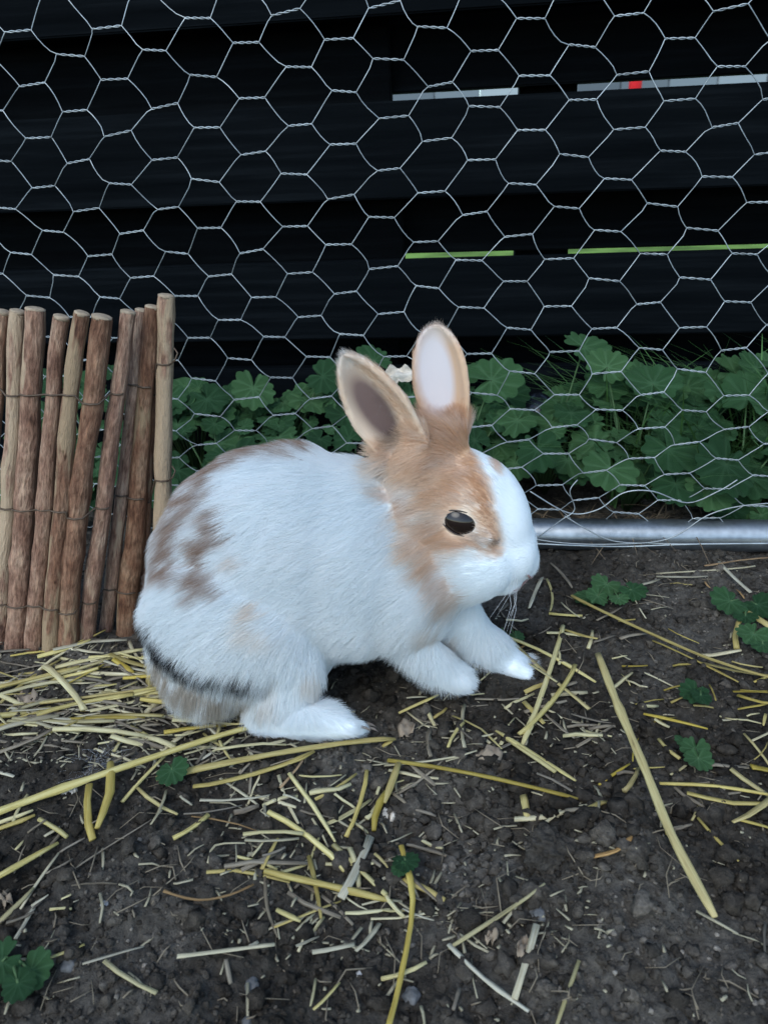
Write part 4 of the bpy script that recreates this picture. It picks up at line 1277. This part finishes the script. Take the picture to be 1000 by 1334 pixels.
def inner_ear(P, NRM):
    """bare skin inside the ears"""
    out = np.zeros(len(P)); colr = np.tile(WHITE, (len(P), 1))
    for k, e in enumerate(EARS):
        u, c_, s_, r_ = ear_u(P, e)
        facing = NRM @ np.array(e['cd'])
        half = e['half']
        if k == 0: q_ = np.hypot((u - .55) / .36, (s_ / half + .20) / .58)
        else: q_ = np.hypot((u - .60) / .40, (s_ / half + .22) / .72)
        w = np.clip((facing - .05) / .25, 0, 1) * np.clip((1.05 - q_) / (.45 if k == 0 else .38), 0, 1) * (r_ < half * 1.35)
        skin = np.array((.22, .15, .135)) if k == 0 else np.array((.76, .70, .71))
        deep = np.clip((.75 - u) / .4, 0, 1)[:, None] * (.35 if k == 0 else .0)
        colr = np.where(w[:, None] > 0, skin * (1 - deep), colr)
        out = np.maximum(out, w)
    return out, colr
vn = np.empty(nv * 3, np.float32); body.vertices.foreach_get('normal', vn); vn = vn.reshape(-1, 3).astype(float)
CB = coat(co)
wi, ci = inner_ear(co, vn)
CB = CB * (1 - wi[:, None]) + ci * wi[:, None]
dn = np.linalg.norm(co - nose, axis=1); wn_ = np.clip(1 - dn / .0048, 0, 1)[:, None] * .7
CB = CB * (1 - wn_) + np.array((.55, .36, .33)) * wn_
a = body.attributes.new('coat', 'FLOAT_COLOR', 'POINT')
a.data.foreach_set('color', np.concatenate([CB, np.ones((nv, 1))], 1).astype(np.float32).ravel())
def fur_material(name, rough, sheen):
    m, n, l, b = mat(name, rough, .2)
    at = N(n, 'ShaderNodeAttribute', attribute_name='coat')
    l.new(at.outputs['Color'], b.inputs['Base Color'])
    return m, n, l, b
SKIN = fur_material('rabbit_skin', .8, 0)[0]
FUR, fn, fl, fb = fur_material('rabbit_fur', .85, 0)
ft = fn.new('ShaderNodeBsdfTranslucent')
fl.new([q_ for q_ in fn if q_.type == 'ATTRIBUTE'][0].outputs['Color'], ft.inputs['Color'])
fx = fn.new('ShaderNodeMixShader'); fx.inputs[0].default_value = .42
fl.new(fb.outputs[0], fx.inputs[1]); fl.new(ft.outputs[0], fx.inputs[2]); fl.new(fx.outputs[0], fn['Material Output'].inputs['Surface'])
body.materials.append(SKIN)
rabbit = empty('rabbit', RO)
tag(rabbit, 'white young rabbit with tan patches and a black flank stripe crouching on the soil', 'rabbit')
bo = bpy.data.objects.new('body', body); COL.objects.link(bo); bo.parent = rabbit; bo.location = -RO

# fur strands grown from the body
NH = 380000
body.calc_loop_triangles()
tri = np.empty(len(body.loop_triangles) * 3, np.int32); body.loop_triangles.foreach_get('vertices', tri); tri = tri.reshape(-1, 3)
p0, p1, p2 = co[tri[:, 0]], co[tri[:, 1]], co[tri[:, 2]]
ar = np.linalg.norm(np.cross(p1 - p0, p2 - p0), axis=1)
# fewer strands where nothing of them shows (belly against the soil)
cdf = np.cumsum(ar); cdf /= cdf[-1]
ti = np.searchsorted(cdf, RNG.random(NH))
r1, r2 = np.sqrt(RNG.random(NH)), RNG.random(NH)
bc = np.stack([1 - r1, r1 * (1 - r2), r1 * r2], 1)
P = (co[tri[ti]] * bc[..., None]).sum(1)
Nn = (vn[tri[ti]] * bc[..., None]).sum(1); Nn /= np.linalg.norm(Nn, axis=1)[:, None] + 1e-9
HC = (CB[tri[ti]] * bc[..., None]).sum(1)
bare = (wi[tri[ti]] * bc).sum(1)
x = P[:, 0]; z = P[:, 2]
# lie of the coat: back from the nose over the head, back and down over the trunk, down over the haunch
def sm(v, a, b): t = np.clip((v - a) / (b - a), 0, 1); return t * t * (3 - 2 * t)
xh = RP(560, 700).x
hw = sm(x, xh - .01, xh + .03) * sm(z, .03, .045)
nose_c = np.array(RP(712, 735, -10))
fl_head = P - nose_c; fl_head /= np.linalg.norm(fl_head, axis=1)[:, None]
hx = RP(300, 830).x
dwn = sm(z, .085, .03)
fl_body = np.stack([-.85 + .55 * dwn + 0 * x, -.05 + 0 * x, -.30 - 1.0 * dwn], 1)
flow = fl_body * (1 - hw[:, None]) + fl_head * hw[:, None]
earw = np.zeros(NH)
for e in EARS:
    u, c_, s_, r_ = ear_u(P, e)
    on = np.clip((u - .2) / .15, 0, 1) * (r_ < e['half'] * 1.5) * (u < 1.15)
    flow = flow * (1 - on[:, None]) + np.array(e['ax']) * on[:, None]
    earw = np.maximum(earw, on)
footw = sm(z, .024, .014)
flow = flow * (1 - footw[:, None]) + np.array((.9, -.1, -.25)) * footw[:, None]
clump = np.array([(mnoise.noise(Vector(p) * 150), mnoise.noise(Vector(p) * 150 + Vector((31, 0, 0))), mnoise.noise(Vector(p) * 45 + Vector((0, 17, 0)))) for p in P])
flow = flow + np.stack([clump[:, 0] * .22, clump[:, 1] * .22, clump[:, 1] * .2 + clump[:, 2] * .25], 1) + RNG.normal(0, .10, (NH, 3))
tang = flow - Nn * (flow * Nn).sum(1)[:, None]
tang /= np.linalg.norm(tang, axis=1)[:, None] + 1e-9
Ln = .0105 * (1 - hw) + .0052 * hw
face = sm(x, RP(625, 700).x, RP(665, 700).x) * sm(z, .03, .045)
Ln = Ln * (1 - .45 * face)
Ln = Ln * (1 - .62 * earw) * (1 - .68 * footw)
Ln = Ln * (1 - .45 * bare)
Ln = Ln * (RNG.uniform(.45, 1.3, NH)) * (1 + .2 * clump[:, 2])
# keep the fur out of the eyes
EYE = hit(603, 682)
de = np.linalg.norm(P - EYE, axis=1)
Ln = np.where(de < .0105, Ln * .7, Ln)
keepm = de > .0078
tuft = np.exp(-(np.linalg.norm(P - near(586, 578, 5), axis=1) / .011) ** 2)
Ln = Ln * (1 + 1.1 * tuft)
rise = .50 + .25 * tuft - .14 * hw - .2 * earw + .12 * clump[:, 2]
K = 5
us = np.linspace(0, 1, K)
lift = Nn * rise[:, None] + tang * (1 - .3 * rise)[:, None]
lift /= np.linalg.norm(lift, axis=1)[:, None]
X = np.empty((NH, K, 3))
for k, u in enumerate(us):
    X[:, k] = P - Nn * .0004 + lift * (Ln * u)[:, None] + (tang - Nn * .45) * (Ln * .28 * u * u)[:, None] + np.array((0, 0, -1)) * (Ln * .10 * u * u)[:, None]
X[..., 2] = np.maximum(X[..., 2], .0006)
stk = np.array([mnoise.noise(Vector((p[0] * 110 + p[2] * 60, p[1] * 200, p[2] * 260 - p[0] * 120))) for p in P])
blend = (np.clip(stk * 1.3 + .05 + RNG.normal(0, .16, NH), 0, .75) * (1 - hw * .45) * (1 - .7 * sm(x, RP(480, 600).x, RP(510, 600).x) * sm(z, .085, .11)) * (HC.mean(1) > .08))[:, None]
HC = HC * (1 - blend) + WHITE * blend
HC = HC * (1 + RNG.normal(0, .06, NH))[:, None] * (1 + .06 * clump[:, 2:3])
HC = np.clip(HC, 0.01, .93)
sel = keepm
X = X[sel]; HC = HC[sel]; n_h = len(X); Lsel = Ln[sel]
hc = bpy.data.hair_curves.new('fur')
hc.add_curves([K] * n_h)
hc.attributes['position'].data.foreach_set('vector', X.astype(np.float32).ravel())
ra = hc.attributes.get('radius') or hc.attributes.new('radius', 'FLOAT', 'POINT')
rad = (np.array([1, .95, .8, .55, .12]) * .000075)[None] * np.clip(Lsel / .008, .55, 1.1)[:, None]
ra.data.foreach_set('value', rad.astype(np.float32).ravel())
ca = hc.attributes.new('coat', 'FLOAT_COLOR', 'CURVE')
ca.data.foreach_set('color', np.concatenate([HC, np.ones((n_h, 1))], 1).astype(np.float32).ravel())
hc.materials.append(FUR)
fo = bpy.data.objects.new('fur', hc); COL.objects.link(fo); fo.parent = rabbit; fo.location = -RO

# eyes
EYEM = simple('dark_eye', (.016, .010, .008), .10, .5)
LID = simple('eyelid', (.52, .40, .30), .85, .1, 0, 900, .3, .5)
RIM = simple('lid_rim', (.06, .045, .04), .6, .2)
def eye(p, nrm, tilt):
    bm = bmesh.new(); bmesh.ops.create_uvsphere(bm, u_segments=28, v_segments=18, radius=1)
    me = bpy.data.meshes.new('eye'); bm.to_mesh(me); bm.free()
    o = link('eye', me, EYEM, rabbit)
    q_ = Vector(nrm).to_track_quat('Z', 'Y')
    m = Matrix.Translation(Vector(p) - Vector(nrm) * .0058 - RO) @ q_.to_matrix().to_4x4() @ Matrix.Rotation(R(tilt), 4, 'Z')
    o.matrix_local = m @ Matrix.Diagonal((.0112, .0086, .0082, 1))
    rx_, ry_, rz_ = .0112, .0086, .0082
    for sgn, op in ((1, 43), (-1, 46)):          # upper and lower lid, meeting in the corners
        V = []; F = []; edge = []
        for ia in range(25):
            a_ = -88 + 176 * ia / 24
            b0 = op * (1 - (a_ / 90) ** 2) + 1
            for ib in range(7):
                b_ = b0 + (86 - b0) * ib / 6
                k_ = 1.05 + .05 * min(1, ib / 2)
                p_ = Vector((math.sin(R(a_)) * math.cos(R(b_)) * rx_, sgn * math.sin(R(b_)) * ry_, math.cos(R(a_)) * math.cos(R(b_)) * rz_)) * k_
                V.append(m @ p_)
                if ib == 0: edge.append(m @ p_)
        for ia in range(24):
            for ib in range(6):
                q0 = ia * 7 + ib; F.append((q0, q0 + 1, q0 + 8, q0 + 7))
        lo = link('eyelid', mesh('eyelid', V, F), LID, o)
        sh = Shape(); sh.tube(edge, .00042, 5, cap=False); sh.build('lid_rim', RIM, o)
    bpy.context.view_layer.update()
    for ch in o.children: ch.matrix_parent_inverse = o.matrix_local.inverted()
loc, nrm, ix, dist = bvh.ray_cast(CAM, ray(603, 682).normalized())
en = (Vector(nrm) + Vector((.25, -.6, .1))).normalized()
eye(loc, en, -22)
# the far eye: same place on the other side of the head
axm = Vector((math.cos(R(-14)), math.sin(R(-14)), 0)); latv = Vector((-axm.y, axm.x, 0))
cen = RP(615, 680, -8)
rel = Vector(loc) - cen
far = Vector(loc) - latv * 2 * rel.dot(latv)
l2, n2_, i2, d2 = bvh.find_nearest(far)
eye(l2, n2_, 22)
# whiskers
WHM = simple('whisker', (.75, .75, .75), .4)
rw = random.Random(4)
for s_ in (-1, 1):
    for k in range(6):
        st = RP(672 - rw.uniform(0, 20), 742 + rw.uniform(-8, 14), -12 + s_ * 26)
        l2, n2_, i2, d2 = bvh.find_nearest(st)
        d = Vector((-.35 + rw.uniform(-.3, .5), s_ * .55, -.75 + rw.uniform(-.2, .5))).normalized()
        L = rw.uniform(.022, .04)
        a_ = Vector(l2) - RO
        sh = Shape(); sh.tube([a_, a_ + d * L * .5, a_ + d * L + Vector((-.006, 0, -.004))], [.00009, .00007, .00003], 4); sh.build('whisker', WHM, rabbit)
MOUTH = simple('nose_skin', (.30, .19, .18), .6, .3)
def skin_line(name, pix, rad):
    pts = []
    for x_, y_ in pix:
        l_, n_, i_, d_ = bvh.ray_cast(CAM, ray(x_, y_).normalized())
        if l_ is None: l_, n_, i_, d_ = bvh.find_nearest(RP(x_, y_, -14))
        pts.append(Vector(l_) + Vector(n_) * .0011 - RO)
    sh = Shape(); sh.tube(pts, rad, 6); sh.build(name, MOUTH, rabbit)
skin_line('nostril', [(686, 748), (690, 752), (695, 752)], [.0005, .0010, .0006])
skin_line('mouth', [(694, 758), (688, 762), (678, 766), (668, 768)], [.0006, .0007, .0005, .0002])
# claws
CLAW = simple('claw', (.25, .2, .16), .4)
for (x_, y_, l_) in [(478, 950, -112), (488, 951, -100), (486, 950, -86), (616, 899, -42), (622, 901, -30), (618, 899, -18), (694, 889, 14), (699, 890, 27), (694, 888, 38)]:
    p = RP(x_ - 8, y_ - 3, l_) - RO
    p.z = max(p.z, .003)
    sh = Shape(); sh.tube([p, p + Vector((.003, -.0004, -.0008)), p + Vector((.0052, -.0006, -.0026))], [.0009, .0007, .0002], 6); sh.build('claw', CLAW, rabbit)

# tuft of shed fluff on the soil
fp = on_z(125, 1002, .004)
nf = 150
rg2 = np.random.default_rng(8)
XX = np.empty((nf, 5, 3))
s0 = rg2.normal(0, .004, (nf, 3)) * np.array((1.6, 1.2, .5)); dd = rg2.normal(0, 1, (nf, 3)); dd /= np.linalg.norm(dd, axis=1)[:, None]; cv = rg2.normal(0, .5, (nf, 3))
for k, u in enumerate(us): XX[:, k] = s0 + (dd * u + cv * u * u) * .008
XX[..., 2] = np.maximum(XX[..., 2] * .5 + .001, -.001)
h2 = bpy.data.hair_curves.new('fluff'); h2.add_curves([5] * nf)
h2.attributes['position'].data.foreach_set('vector', XX.astype(np.float32).ravel())
r_a = h2.attributes.get('radius') or h2.attributes.new('radius', 'FLOAT', 'POINT'); r_a.data.foreach_set('value', np.full(nf * 5, .00003, np.float32))
c_a = h2.attributes.new('coat', 'FLOAT_COLOR', 'CURVE'); c_a.data.foreach_set('color', np.tile((.7, .72, .75, 1), (nf, 1)).astype(np.float32).ravel())
h2.materials.append(FUR)
ff = bpy.data.objects.new('fur_tuft', h2); COL.objects.link(ff); ff.location = (fp.x, fp.y, gh(fp.x, fp.y) + .001)
tag(ff, 'wisp of shed white fur lying on the soil by the straw', 'fur tuft')
